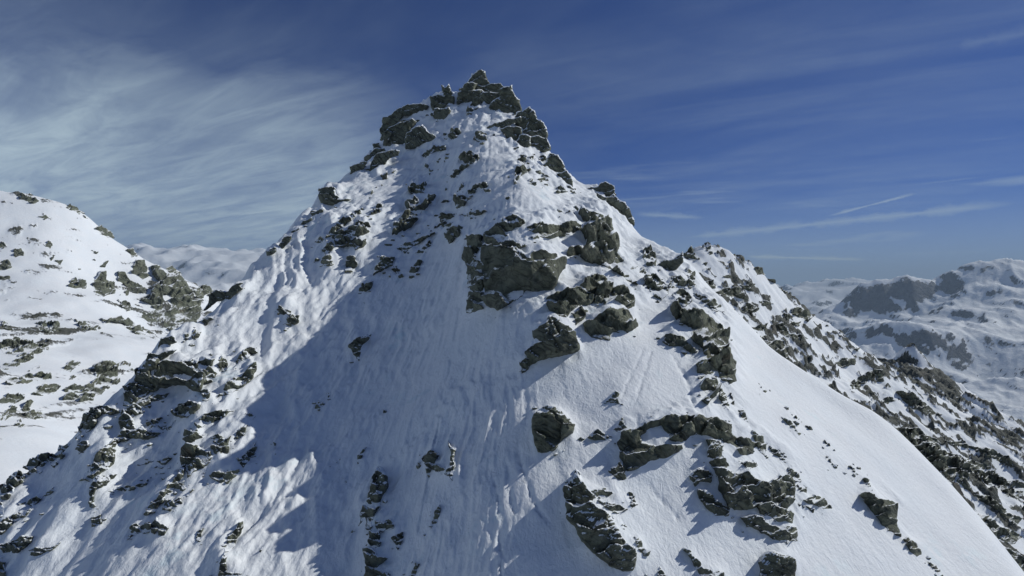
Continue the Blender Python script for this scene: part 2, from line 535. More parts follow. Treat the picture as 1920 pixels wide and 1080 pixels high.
rock('rock_outcrop', 'broken rock cluster with snowy ledges midway on the left lit slope', 'rock outcrop', [
    'B 636,522 700,448 760,416 784,430 722,472 692,492 784,490 772,524 690,544 648,564',
    'B 766,470 820,438 872,448 884,482 830,514 768,524', 'B 684,530 762,528 774,562 688,574', 'B 766,540 852,528 854,562 800,594 778,562', 'B 616,592 658,548 684,570 640,624'], blocky=0.75)
rock_set('rock', 'dark angular rock', 'hanging just under the broken cluster on left slope', 'rock', 'rocks under the broken cluster', [
    'B 598,692 618,638 660,622 674,678 620,684', 'B 742,724 752,638 792,636 804,692 760,714'])
rock_set('rock', 'small dark rock', 'above the broken cluster on left slope', 'rock', 'rocks above the broken cluster', [
    'B 878,370 930,342 958,342 932,388 878,398', 'B 766,410 820,372 834,390 790,424', 'B 880,300 892,255 900,290', 'B 945,180 975,165 985,185 955,200', 'B 1005,160 1025,150 1025,170', 'B 575,550 600,525 620,540 590,560'])
rock('boulder_cluster', 'three touching boulders alone on the bright left slope with shadow', 'boulder', [
    'B 366,962 372,910 434,938 430,964', 'B 416,986 440,956 480,968 474,1004 430,1014', 'B 402,1012 438,1000 438,1024'], thick=1.0)
BOWL = ['B 996,524 1028,430 1090,376 1114,378 1104,410 1144,420 1112,464 1080,484 1040,500', 'B 1090,320 1140,298 1170,336 1200,288 1244,294 1204,342 1160,390 1106,374',
        'B 1100,250 1118,218 1190,228 1164,268 1118,274', 'B 1266,400 1290,388 1360,394 1344,412 1284,440', 'B 1356,320 1380,292 1446,308 1402,354 1368,354',
        'B 1306,502 1350,472 1394,472 1374,522 1330,556', 'B 1040,560 1110,548 1170,522 1254,486 1234,512 1150,564 1100,590 1046,590', 'B 906,736 942,642 1014,642 1004,672 950,710',
        'B 1106,744 1118,698 1150,662 1170,668 1152,708 1126,750', 'B 820,834 838,788 894,778 884,808 850,830', 'B 1430,290 1460,245 1490,235 1470,275 1445,300', 'B 1500,235 1535,222 1560,255 1540,275 1510,250',
        'B 1385,400 1450,380 1530,378 1500,398 1420,405', 'B 1255,470 1290,445 1335,450 1300,465', 'B 1355,285 1400,225 1405,240 1375,290', 'B 1280,330 1325,316 1320,328', 'B 1140,610 1165,590 1215,550 1220,570 1180,610',
        'B 1055,600 1090,598 1075,615', 'B 985,740 995,730 1000,760', 'B 1010,710 1035,705 1065,740 1040,745', 'B 835,890 855,880 850,895', 'B 1180,60 1215,30 1240,45 1200,70', 'B 1255,95 1275,85 1265,110',
        'B 1305,70 1320,80 1300,100', 'B 1210,140 1235,150 1215,190', 'B 1180,130 1200,110 1205,135', 'B 1335,180 1380,150 1385,165 1350,185', 'B 1645,305 1665,300 1655,315']
rock_set('bowl_rock', 'dark rock', 'in the shaded bowl above the central snow face', 'rock', 'rocks of the shaded upper bowl', BOWL, blocky=0.7, grow=3.2)

# --- the big central outcrop and the rock band right of it
rock('central_outcrop', 'huge dark cliff outcrop in the middle of the peak with snowy ledges', 'rock outcrop', [
    'pillar:C 230,258 314,256 320,300 274,372 324,400 330,472 292,516 220,536 230,420 200,372 226,330',
    'pillar:C 246,532 314,488 316,654 224,676 230,600',
    'C 330,230 388,196 438,150 490,140 556,162 530,198 474,228 450,266 530,246 618,240 644,262 562,294 492,320 430,336 330,340',
    'cliff_face:C 330,318 430,324 510,318 560,356 640,330 712,344 780,400 774,432 734,484 704,550 640,556 560,552 512,606 452,636 400,662 346,636 314,602 326,480',
    'ledge:C 572,195 640,172 722,182 854,192 874,216 800,240 740,250 650,254 578,218'], thick=0.7, blocky=0.42, edge=0.2, detail=1.15, cell_max=46.0)
rock('rock_band', 'long dark rock band slanting down right from the central outcrop', 'rock outcrop', [
    'upper_slab:C 836,80 900,106 962,122 1014,148 1034,180 1064,220 1022,254 950,214 896,204 866,130',
    'C 874,220 960,196 1012,238 1084,290 1064,350 1102,378 1182,388 1256,450 1244,504 1200,536 1118,494 1048,444 958,404 880,374 796,362 806,318 886,308 896,270',
    'ledge:C 735,100 800,102 840,118 780,118'], thick=0.7, blocky=0.65, edge=0.2, detail=1.1)
rock('rock_slab', 'upright dark fin of rock at end of the slanting rock band', 'rock', 'C 1222,330 1255,306 1284,350 1278,424 1240,418 1216,370', thick=1.0)
rock('capped_rock', 'dark rock under a rounded snow cap on the right skyline', 'rock', 'C@56 1336,384 1400,368 1432,340 1438,392 1402,434 1330,444 1286,422')
rock('boulder', 'rounded grey boulder at lower end of the rock band by snow', 'boulder', 'C 1222,490 1290,478 1344,520 1358,572 1320,606 1278,584 1246,540')
rock('rock_slab', 'low reddish grey slab beneath the snow capped skyline rock', 'rock', 'C 1366,490 1420,478 1504,520 1462,548 1400,534 1356,542')
rock('rock_slab', 'thin upright rock on skyline right of the reddish slab', 'rock', 'C 1466,430 1502,448 1504,512 1468,484')

# --- cluster on the shelf under the rock band
rock('rock_outcrop', 'pale grey outcrop of rounded blocks on the shelf below the rock band', 'rock outcrop', [
    'C 866,530 930,466 1000,476 1034,500 1034,562 960,594 906,562', 'C 1036,550 1110,536 1170,600 1164,642 1130,656 1080,614 1036,602',
    'C 676,590 740,566 830,540 914,568 924,622 850,644 784,704 738,694 696,664 676,630', 'C 936,580 1000,556 1034,590 1002,630 948,624', 'C 826,690 870,646 904,670 872,722 838,748'], mat=ROCK_SMOOTH, blocky=0.5)
rock('boulder', 'largest rounded grey boulder on the sunlit shelf', 'boulder', 'C 886,740 950,706 1020,656 1100,661 1152,708 1184,756 1132,784 1042,790 1034,834 958,824 896,782', mat=ROCK_SMOOTH, thick=0.9)
rock('rock_outcrop', 'dark shadowed outcrop with a tail at left end of the shelf', 'rock outcrop', [
    'C 596,780 648,756 688,706 740,726 802,766 834,790 854,882 802,910 720,926 660,940 600,964 576,934 556,900 606,850', 'tail:C 526,960 560,936 594,960 572,990 538,1016'], thick=0.9)
rock('dark_slab', 'flat black slab lying alone on smooth sunlit snow', 'rock', 'C 1334,842 1346,810 1432,812 1464,845 1516,898 1480,910 1438,872 1368,868', thick=1.0, mat=ROCK_SMOOTH)
rock('rock_pillar', 'long pale green grey rock pillar bordering the right snow slope', 'rock outcrop', [
    'upper_slab:C 1376,648 1410,634 1472,676 1552,696 1642,736 1694,790 1690,870 1560,884 1486,812 1476,762 1386,694',
    'foot:C 1556,880 1692,862 1700,922 1738,950 1744,1062 1700,1082 1636,1042 1598,962'], mat=ROCK_SMOOTH, blocky=0.3, thick=0.9, edge=0.25, steep=1.0, cell_max=46.0)
rock('rock', 'snow dusted rock at head of the pale rock pillar', 'rock', 'C 1386,580 1440,556 1494,600 1452,644 1396,634')
rock('rock_slab', 'narrow snow streaked slab right of the pale rock pillar head', 'rock', 'C 1506,570 1560,586 1664,656 1670,690 1600,664 1556,624')
rock('rock_outcrop', 'dark tufted rock beside the foot of the pale rock pillar', 'rock outcrop', [
    'D 976,130 1030,106 1064,150 1064,184 1020,174 986,190', 'D 1006,198 1062,196 1070,252 1026,304 986,272'])
rock('rock_slab', 'pointed sliver of rock beneath the pale rock pillar', 'rock', 'D 1076,238 1112,288 1118,334 1078,284')
rock('rock_slab', 'thin dark splinter ending the pale rock pillar', 'rock', 'D 1128,262 1142,290 1160,330 1136,310')
rock('rock_slab', 'tiny dark stone on tracked snow left of the pale pillar', 'rock', 'D 572,298 610,252 626,262 622,290 650,316 600,296')

# --- rocks in the foreground right of the middle
rock('boulder', 'smooth dome shaped dark boulder casting a long shadow left', 'boulder', 'D 236,390 262,342 330,346 424,400 414,438 362,474 332,514 262,520 246,470', thick=1.0, mat=ROCK_SMOOTH, detail=1.2)
rock('rock', 'thin dark crust of rock capping the dome shaped boulder', 'rock', 'D 286,325 330,316 374,345 330,352')
rock_set('rock', 'small pointed dark rock', 'between the dome boulder and the arched outcrop', 'rock', 'small rocks beside the dome boulder', [
    'D 490,457 535,422 584,455 606,484 560,468', 'D 602,420 640,372 660,410 630,434', 'D 440,465 455,455 470,465 455,475'])
rock('arched_outcrop', 'arched dark outcrop holding a bright triangle of snow', 'rock outcrop', [
    'arch:D 640,430 740,386 850,350 924,350 944,385 966,440 922,474 850,468 815,405 725,452 735,474 840,480 902,484 910,506 822,550 730,586 646,610 634,540',
    'shoulder:D 940,360 990,345 1062,366 1134,398 1134,438 1192,452 1246,485 1224,526 1180,536 1138,494 1078,466 998,450 956,422'], thick=0.75, blocky=0.5, mat=ROCK_SMOOTH, detail=1.25, edge=0.3)
rock('rock_outcrop', 'big jumbled grey outcrop running down right from the arched outcrop', 'rock outcrop', [
    'D 1016,468 1082,476 1090,530 1114,570 1134,612 1090,626 1046,592 1026,540', 'D 1056,598 1150,616 1202,610 1254,648 1304,698 1316,742 1252,760 1180,780 1116,764 1076,690',
    'D 980,690 1020,700 1062,738 1124,768 1114,806 1058,806 1006,752', 'D 1286,680 1350,625 1404,658 1416,722 1382,776 1338,764 1316,722', 'D 1246,770 1310,745 1372,778 1406,800 1404,840 1338,834 1266,802',
    'D 1176,820 1230,805 1302,848 1350,856 1414,856 1426,922 1372,930 1288,894 1206,862'], blocky=0.75, detail=1.15)
rock('rock', 'small dark green hooked rock in shadow left of the jumbled outcrop', 'rock', 'D 946,632 985,596 1034,613 1034,660 990,654 970,676')
rock('rock_outcrop', 'tall layered dark rock slab in the foreground, slanting down right', 'rock outcrop', [
    'tip:D 376,690 430,604 452,618 474,680 514,720 500,760 440,780 392,760',
    'slab:D 388,752 440,774 500,752 562,788 604,830 634,900 690,950 684,1050 640,1056 578,1030 508,974 448,902 392,822'], blocky=0.6, thick=0.95, detail=1.3)
rock_set('rock', 'small layered dark rock', 'on snow beside the tall foreground slab', 'rock', 'small rocks beside the tall slab', [
    'D 496,700 560,681 596,705 540,730', 'D 536,738 600,751 666,780 630,796', 'D 668,706 690,716 710,757 680,776', 'D 580,606 630,560 656,640 620,646', 'D 692,906 715,910 750,977 720,974',
    'D 640,850 660,855 665,870', 'D 800,1079 810,1040 840,1079'])
rock('rock', 'jagged dark rock at the bottom edge right of the tall slab', 'rock', 'D 916,958 950,965 994,1018 1004,1042 1090,1056 1092,1100 990,1100 956,1012')
rock('boulder', 'grooved grey boulder cut off by the bottom edge', 'boulder', 'D 1254,1022 1290,970 1406,1002 1418,1100 1254,1100', thick=0.9)
rock('rock', 'flat grey leaf shaped rock on snow right of the jumbled outcrop', 'rock', ['D 1460,740 1500,716 1542,732 1580,772 1540,779 1488,757', 'fragment:D 1466,762 1502,780 1496,800'])
rock('boulder', 'big pointed grey rock alone low on the right snow slope', 'boulder', 'D 1710,718 1750,710 1832,736 1870,760 1875,830 1892,900 1840,876 1786,814 1746,767', mat=ROCK_SMOOTH)
rock('rock', 'oval grey rock just below the big pointed rock on right slope', 'rock', 'L 1014,810 1050,795 1114,850 1146,912 1110,926 1054,872', mat=ROCK_SMOOTH)
rock('rock_slab', 'thin curved rock rib at the bottom of the right snow slope', 'rock', 'L 1174,966 1222,984 1284,1026 1330,1085 1288,1080 1226,1014')
rock_set('rock', 'narrow grey rock', 'in the strip bordering the right snow slope', 'rock', 'narrow rocks edging the right slope', [
    'D 1164,338 1190,341 1216,398 1184,378', 'D 1220,428 1272,456 1292,549 1252,512', 'D 1286,478 1342,516 1412,594 1380,574 1316,524', 'D 1386,598 1432,616 1472,684 1430,654 1396,642',
    'D 1164,558 1200,561 1246,580 1210,600', 'D 1426,673 1462,687 1470,714 1438,697', 'D 1340,510 1370,525 1400,560 1370,545'])
rock_set('rock', 'thin rock sliver', 'poking through the smooth right snow slope', 'rock', 'slivers on the right snow slope', [
    'D 1360,365 1400,386 1446,438 1430,446 1388,403', 'D 1466,402 1508,427 1504,445', 'D 1250,213 1289,238 1282,254', 'D 1566,542 1594,580 1580,590', 'L 606,258 650,276 694,329 648,314',
    'L 632,233 690,266 720,304 678,279', 'L 714,353 757,356 786,436 743,403', 'L 440,185 470,210 500,258 475,240', 'D 1350,300 1365,305 1360,312', 'D 1395,345 1440,370 1450,395 1420,370', 'L 425,66 500,130 548,178 490,135'])

# --- the shaded central snow face
rock('rock', 'hooked dark rock high on the shaded central snow face', 'rock', 'E 611,45 660,6 716,-4 694,22 664,52 658,106 636,82', thick=1.0)
rock('rock_cluster', 'rock cluster cradling a snow patch low on the central face', 'rock', [
    'E 944,550 988,515 1015,530 1000,560 1045,585 1010,610 962,584', 'E 956,600 978,598 972,645', 'E 1058,478 1090,520 1086,580 1076,644 1026,618 1062,582'], thick=0.9)
rock('rock_slab', 'tall narrow dark slab standing in the lower central face', 'rock outcrop', 'E 651,856 662,790 706,700 716,636 750,598 781,640 774,704 744,774 714,834 716,870 690,866 682,812', thick=1.0)
rock('rock', 'squat dark rock at foot of the tall narrow slab', 'rock', 'E 731,830 790,824 806,862 760,880 736,864')
rock('rock_outcrop', 'dark ragged rocks at bottom edge below the tall narrow slab', 'rock outcrop', ['E 701,878 749,883 749,942 713,966', 'ragged_base:E 676,958 722,958 749,998 796,996 744,1032 774,1058 806,1095 676,1095 686,1010'])
rock_set('rock', 'tiny dark stone', 'on the shaded central snow face', 'rock', 'tiny stones of the central face', [
    'E 801,908 850,886 850,922 830,962', 'E 966,884 983,838 1017,760 1022,785 992,854', 'E 880,1078 908,1020 926,1030 905,1090', 'E 651,574 651,538 690,505 668,548', 'E 460,328 478,296 500,308 476,336',
    'E 506,255 528,256 518,280', 'E 766,332 780,334 780,356 770,356', 'E 146,350 194,353 178,374', 'E 585,640 600,645 596,660', 'E 205,955 225,950 215,975', 'E 270,480 282,485 276,510', 'E 540,560 570,555 555,570'])

# --- lower left buttress
rock('cave_outcrop', 'large brown and black outcrop overhanging a snow hollow at left', 'rock outcrop', [
    'overhang:F 1170,318 1280,304 1400,304 1480,284 1606,296 1586,352 1534,384 1536,432 1494,536 1440,526 1398,494 1300,486 1240,506 1174,506',
    'F 1014,380 1098,326 1184,284 1186,380 1132,390 1142,430 1186,440 1186,514 1092,566 1026,596 1014,450',
    'pillar:F 920,500 1000,464 1030,490 1026,604 970,646 924,636', 'F 1526,380 1570,354 1622,400 1594,456 1538,476', 'F 1506,540 1574,535 1566,594 1516,606'], thick=0.85, blocky=0.55, detail=1.15, edge=0.22)
rock('rock_outcrop', 'dark ragged rocks stepping up the left skyline above the cave outcrop', 'rock outcrop', [
    'F@41.5 1104,312 1126,246 1200,256 1280,226 1336,212 1264,262 1200,294 1150,304', 'F@42 1194,190 1216,136 1292,124 1316,170 1252,194 1208,236'])
rock('boulder', 'round dark boulder alone on the bright snow above cave outcrop', 'boulder', 'F 1436,110 1458,74 1505,92 1486,134 1448,136', thick=1.0)
rock('rock', 'small bluish rock left of the round boulder near left skyline', 'rock', 'F 1374,162 1388,106 1418,96 1414,142')
rock('rock_outcrop', 'dark skyline rocks beside the brown cliff of the left mountain', 'rock outcrop', [
    'M@52 1165,745 1195,665 1230,634 1290,644 1350,602 1378,628 1312,676 1240,696', 'M@50 1300,690 1345,640 1400,625 1360,680 1320,720', 'M@47 1160,850 1200,820 1235,825 1190,865'])
rock('rock_outcrop', 'broken dark rock strip descending between sunlit snow and shadow, upper left', 'rock outcrop', [
    'F 1596,606 1636,560 1720,446 1800,424 1904,324 1916,380 1854,476 1760,538 1690,566 1628,586', 'F 1776,304 1818,236 1900,214 1926,250 1850,286 1788,326', 'F 1636,340 1660,274 1704,330 1694,374 1648,376'], blocky=0.75)
LOWL = ['F 1086,592 1150,556 1256,550 1234,580 1150,606', 'F 1036,620 1114,606 1114,656 1058,644', 'F 1304,692 1350,636 1486,626 1474,674 1400,726 1366,726', 'F 1474,774 1540,706 1640,686 1746,676 1652,746 1560,786 1506,806',
        'F 1196,790 1240,796 1296,766 1262,816 1218,816', 'F 1106,770 1206,741 1162,796 1128,806', 'F 894,872 938,816 1000,836 1060,796 1104,838 1206,842 1150,876 1050,886 958,906 906,916',
        'F 926,682 1000,634 1066,690 992,726 962,766 926,744', 'F 575,872 606,788 636,736 690,684 746,698 692,786 640,836 600,896', 'F 596,996 596,926 654,916 654,954', 'F 686,660 760,644 852,666 896,692 800,706 738,694',
        'G 664,324 688,268 716,186 770,134 846,178 846,224 802,276 740,316 698,346', 'G 684,402 738,336 866,326 832,364 792,406 732,426 724,536 684,546', 'G 834,442 900,406 1000,400 1070,385 1116,346 1082,406 1000,436 918,436',
        'G 1250,444 1268,386 1328,336 1358,274 1390,276 1344,372 1386,410 1362,436 1320,416 1280,456', 'G 1090,604 1106,546 1168,506 1188,464 1236,466 1214,534 1162,596 1108,616', 'G 1236,574 1258,516 1344,504 1350,544 1292,556 1280,586',
        'G 970,796 986,716 1030,694 1050,710 1126,674 1114,726 1040,746 1000,776', 'G 1146,744 1156,686 1180,654 1204,698 1246,720 1222,766 1188,776 1188,722 1170,756', 'G 694,704 694,646 748,630 756,682', 'G 1400,470 1445,430 1450,440 1415,475',
        'G 1190,215 1250,185 1280,195 1240,235', 'G 1210,300 1275,260 1270,275', 'G 1040,240 1140,215 1140,225 1060,250', 'G 340,470 395,425 390,450 350,475', 'G 610,365 650,345 660,370', 'G 1480,800 1500,740 1530,735 1500,810']
rock_set('buttress_rock', 'dark rock', 'on the snow streaked lower left buttress', 'rock', 'rocks of the lower left buttress', LOWL, blocky=0.7, grow=4.2)
rock('rock_outcrop', 'steep rocky rib dropping down left from under the cave outcrop', 'rock outcrop', [
    'upper_slab:F 640,740 700,690 760,700 720,770 670,830 620,870 600,840', 'F 900,740 940,700 1000,760 1010,830 960,860 910,830', 'F 700,1080 730,1000 800,960 860,980 840,1040 780,1085', 'F 800,940 850,890 890,900 860,960'], blocky=0.8, grow=3.0)
rock('rock_outcrop', 'snow plastered broken rocks right of the lower left snow streak', 'rock outcrop', [
    'ledge:F 1370,890 1400,820 1480,820 1510,880 1430,930', 'F 1590,880 1640,860 1710,900 1640,940', 'F 1760,880 1780,830 1850,796 1830,856', 'F 1805,1064 1850,996 1915,906 1918,964 1862,1034'], blocky=0.8, grow=3.0)
rock('rock_outcrop', 'low dark rocks lining the lit snow slab at bottom left', 'rock outcrop', [
    'ledge:G 200,540 250,500 330,480 260,560', 'G 0,680 60,640 90,690 40,740 0,760', 'G 90,850 180,800 240,790 200,860 130,900', 'G 420,190 470,150 480,190 440,220'], blocky=0.8, grow=3.0)
rock('rock_outcrop', 'bulky dark brown outcrop in shade below the lower left snow streak', 'rock outcrop', ['G 1364,132 1398,94 1480,104 1574,146 1596,190 1544,256 1490,278 1410,338 1374,262 1358,200', 'G 1584,110 1640,84 1700,54 1734,24 1706,156 1618,162'], detail=1.1)
rock('rock', 'dark green block with rusty neighbour in shade left of central face', 'rock', ['G 1574,330 1598,304 1674,306 1676,362 1650,386 1596,352', 'G 1676,330 1700,296 1786,276 1764,334 1700,386'])
rock('rock_slab', 'thin dark rock streak at left border of central face shadow', 'rock', 'G 1804,230 1848,146 1924,104 1904,164 1862,216 1828,256')
rock('rock_outcrop', 'dark narrow rock rib beside the bright snow patch at bottom', 'rock outcrop', ['G 1684,886 1706,788 1780,694 1816,676 1806,764 1774,804 1764,844 1720,886', 'G 1636,1100 1664,950 1686,894 1706,950 1706,1044 1786,1050 1806,1100'], detail=1.1)
rock_set('skyline_rock', 'dark rock', 'on the lower left skyline above the bottom corner', 'rock', 'rocks along the lower left skyline', [
    'F 356,872 368,826 430,820 402,858', 'F 230,952 258,904 326,906 312,944 258,964', 'F 134,1044 188,996 240,956 336,956 284,1024 252,1084 188,1064', 'G 60,400 90,330 140,305 190,335 165,385 108,412', 'G -5,420 60,404 106,430 62,506 20,526 30,606 -5,606',
    'G 56,642 150,595 246,564 202,624 130,666 78,686', 'G -10,840 80,824 228,784 194,854 120,906 30,906', 'G 226,926 258,866 340,864 446,820 402,876 330,906', 'G -20,980 40,985 56,1100 -20,1100', 'G 150,240 190,180 235,185 215,230', 'G 390,250 430,225 435,240 410,265', 'F 545,715 590,680 580,700'])

# --- cliffs of the neighbouring mountain on the left
LK = dict(bvh='left', mat=ROCK_MID, thick=0.24, blocky=0.9, detail=1.0, cell_max=9.0)
rock('mountain_cliff', 'large brown cliff at right foot of the left mountain', 'cliff', [
    'M 872,526 930,526 960,566 1050,586 1094,650 1114,660 1104,720 1156,706 1170,760 1112,856 1040,886 1000,896 946,854 942,790 986,760 982,700 932,694 926,620 886,574',
    'M 876,650 920,616 938,690 934,790 918,856 870,856 814,812 826,778 886,770 816,720 866,708'], **LK)
rock_set('mountain_outcrop', 'grey rock patch', 'on the face left of the brown cliff', 'rock outcrop', 'rock patches on the left mountain face', [
    'M 686,558 730,566 762,608 844,650 844,684 768,674 738,644 686,614', 'M 786,488 832,486 860,572 820,596 766,562', 'M 736,430 770,421 794,462 758,469', 'M 540,622 578,556 612,556 614,600 654,608 666,674 600,696 550,684',
    'M 396,632 435,591 459,642 420,646', 'M 460,588 492,606 494,649 456,644', 'M 686,718 720,726 776,772 730,780', 'M 962,530 990,516 1040,560 1032,580 984,558', 'M 1116,573 1160,577 1200,617 1160,624', 'M 580,520 600,500 625,495 605,525',
    'M 445,540 465,532 470,542', 'M 530,432 572,438 556,450', 'M 518,488 545,480 552,492', 'M 320,490 362,486 347,514', 'M 262,400 285,376 308,400 290,419', 'M 222,235 260,226 304,240 255,254', 'M 72,425 122,421 134,462 90,474', 'M 290,490 305,460 320,462 300,492',
    'M -5,490 40,486 64,525 20,544 -5,539', 'M -5,380 48,410 -5,424', 'M -5,578 52,581 54,604 -5,599', 'M 1125,660 1190,636 1206,682 1170,704 1126,694', 'M 720,660 740,650 745,690 725,690', 'M 690,680 702,676 698,706'], **LK)
rock_set('skyline_crag', 'small crag', 'on skyline of the left mountain', 'rock outcrop', 'crags on the left mountain skyline', [
    'M 104,112 130,100 172,102 220,142 170,154 118,134', 'M 386,188 405,168 425,176 484,212 450,224', 'M 556,302 585,290 600,300 655,354 618,354', 'M 485,230 515,245 500,250', 'M 690,375 740,405 720,405'], **LK)
rock_set('bench_outcrop', 'dark rock patch', 'on low benches at left edge', 'rock outcrop', 'rock patches on the left benches', [
    'M 206,850 260,846 304,902 270,914 228,892', 'M 281,850 320,841 349,892 308,894', 'M 436,830 480,846 562,866 626,924 556,894 478,894', 'M 586,830 700,816 802,866 846,930 820,966 766,902 718,864 618,854', 'M 800,866 850,890 926,944 846,904',
    'M -10,950 100,936 172,956 264,976 276,1012 200,1034 100,1044 28,1034', 'M -10,830 40,850 80,890 20,880', 'M 245,940 290,942 280,962', 'F -10,392 38,326 130,296 220,266 244,290 150,334 78,364', 'F 36,462 98,426 200,406 300,396 374,398 374,444 280,454 178,479',
    'F 246,562 298,496 380,486 446,500 402,544 328,564', 'F 696,350 790,321 886,338 876,380 886,430 896,462 832,504 770,556 706,566 686,500 716,420', 'F 476,602 498,556 600,546 706,556 692,604 578,614', 'F 486,510 560,476 694,476 694,534 600,544 498,544',
    'F -10,602 58,556 186,556 172,594 100,624 18,644', 'F 16,702 78,646 124,660 112,714 48,744 -5,764', 'F 166,682 208,616 254,618 222,662 260,686 316,688 302,724 218,734', 'F 116,777 150,751 179,780 150,804', 'F 456,392 498,336 560,316 646,321 560,364 518,394',
    'F 215,380 290,345 290,360 230,385', 'F 500,445 560,410 610,405 550,445', 'F 885,330 965,320 1000,380 970,385 940,345'], **LK)

# --- rocks of the ridge behind on the right
RK = dict(bvh='ridge', mat=ROCK_RIDGE, thick=0.35, blocky=0.8, detail=1.0, cell_max=12.0)
rock_set('ridge_rock', 'dark rock', 'on the snowy ridge behind the right slope', 'rock', 'rocks of the ridge behind', [
    'H 406,432 470,406 582,396 614,440 646,494 560,464 440,446', 'H 586,550 640,516 726,555 702,579 638,574', 'H 981,560 1060,556 1125,610 1092,649 1018,614 981,592', 'H 596,380 650,381 684,418 638,419', 'H 736,500 790,496 836,521 770,534',
    'H 876,680 920,666 962,738 1050,746 1096,776 1010,794 938,764', 'H 676,690 740,676 784,666 786,712 720,714', 'H 696,760 760,766 830,796 914,796 944,880 944,935 858,874 778,814', 'H 166,152 230,101 252,140 284,182 240,194',
    'H 336,102 370,86 384,142 350,149', 'H 706,250 750,256 774,297 720,294', 'H 1306,962 1350,926 1442,926 1456,972 1380,990 1328,984', 'H 1416,838 1484,850 1472,874', 'H 1326,738 1380,756 1400,789', 'H 901,398 944,430 920,439', 'H 916,588 984,620 940,634',
    'H 446,300 532,296 512,324', 'H 646,348 704,368 680,389', 'H 966,645 1044,647 1032,684 988,679', 'H 296,200 342,208 332,239', 'H 326,370 384,346 404,400 360,414', 'H 800,330 850,340 850,360', 'H 1200,660 1290,710 1240,690', 'H 540,160 560,180 545,182'], **RK)
rock_set('flank_slab', 'dark slab', 'on rocky flank at right edge', 'rock', 'slabs of the rocky right flank', [
    'I 966,460 1060,466 1150,526 1296,622 1190,636 1098,594 1036,544', 'I 996,750 1100,736 1182,776 1316,854 1200,846 1130,866 1056,834', 'I 1106,872 1230,844 1402,926 1644,986 1666,1034 1560,1046 1440,1066 1298,1066 1176,964',
    'I 1586,890 1700,896 1802,936 1836,1016 1738,994 1628,944', 'I 1336,820 1450,826 1606,880 1560,916 1438,874', 'I 516,242 560,206 644,211 644,259 560,270', 'I 796,290 852,296 866,374 818,380 796,330', 'I 676,352 760,306 796,340 720,396 656,404',
    'L 1196,200 1400,174 1566,250 1506,330 1536,446 1398,374 1296,294', 'L 1556,290 1700,294 1862,356 1924,400 1906,476 1778,476 1636,384', 'L 1556,662 1620,634 1722,696 1822,736 1906,790 1840,836 1698,784 1636,744',
    'L 1596,792 1660,794 1752,866 1852,896 1924,950 1924,1066 1828,1016 1726,904', 'L 1536,480 1700,514 1802,596 1906,638 1850,696 1738,614 1616,534', 'I 850,520 930,500 960,525 900,550', 'I 620,400 680,380 690,420 630,440'], **RK)

# ------------------------------------------------------------------ ground sheets
def P(px, py, Y):
    return ((px - 960) / FPX * Y, Y, (540 - py) / FPX * Y)


class Surface:
    """smooth radial-basis height field z(x, y) through control points"""
    def __init__(self, pts, c, smooth=0.0, scale=1.0):
        p = np.array(pts, float)
        self.s = scale
        self.xy = p[:, :2] / scale
        z = p[:, 2]
        n = len(p)
        self.c2 = (c / scale) ** 2
        d2 = ((self.xy[:, None] - self.xy[None]) ** 2).sum(-1)
        K = -np.sqrt(d2 + self.c2)
        K[np.diag_indices(n)] += smooth / scale
        A = np.zeros((n + 3, n + 3))
        A[:n, :n] = K
        A[:n, n] = 1
        A[:n, n + 1:] = self.xy
        A[n, :n] = 1
        A[n + 1:, :n] = self.xy.T
        r = np.zeros(n + 3)
        r[:n] = z
        self.w = np.linalg.solve(A, r)

    def __call__(self, X, Y):
        sh = X.shape
        q = np.stack([X.ravel(), Y.ravel()], 1) / self.s
        out = np.empty(len(q))
        n = len(self.xy)
        for i in range(0, len(q), 40000):
            s = q[i:i + 40000]
            d2 = (s[:, :1] - self.xy[None, :, 0]) ** 2 + (s[:, 1:] - self.xy[None, :, 1]) ** 2
            out[i:i + 40000] = -np.sqrt(d2 + self.c2) @ self.w[:n] + self.w[n] + s @ self.w[n + 1:]
        return out.reshape(sh)


def grid_mesh(name, X, Y, Z, mat, rock=None, smooth=True):
    nv, nu = X.shape
    v = np.stack([X, Y, Z], -1).reshape(-1, 3).astype(np.float32)
    idx = np.arange(nu * nv).reshape(nv, nu)
    f = np.stack([idx[:-1, :-1], idx[:-1, 1:], idx[1:, 1:], idx[1:, :-1]], -1).reshape(-1, 4)
    me = bpy.data.meshes.new(name)
    me.vertices.add(len(v))
    me.vertices.foreach_set('co', v.ravel())
    me.loops.add(f.size)
    me.loops.foreach_set('vertex_index', f.ravel().astype(np.int32))
    me.polygons.add(len(f))
    me.polygons.foreach_set('loop_start', np.arange(0, f.size, 4, dtype=np.int32))
    me.polygons.foreach_set('use_smooth', np.full(len(f), smooth))
    me.update(calc_edges=True)
    if rock is not None:
        at = me.attributes.new('rock', 'FLOAT', 'POINT')
        at.data.foreach_set('value', rock.astype(np.float32).ravel())
    me.materials.append(mat)
    o = bpy.data.objects.new(name, me)
    scene.collection.objects.link(o)
    return o


def structure(o, label, cat):
    o['kind'] = 'structure'
    o['label'] = label
    o['category'] = cat
    return o


def bvh_of(X, Y, Z, step=1):
    X, Y, Z = X[::step, ::step], Y[::step, ::step], Z[::step, ::step]
    nv, nu = X.shape
    v = np.stack([X, Y, Z], -1).reshape(-1, 3)
    idx = np.arange(nu * nv).reshape(nv, nu)
    f = np.stack([idx[:-1, :-1], idx[:-1, 1:], idx[1:, 1:], idx[1:, :-1]], -1).reshape(-1, 4)
    return BVHTree.FromPolygons(v.tolist(), f.tolist())


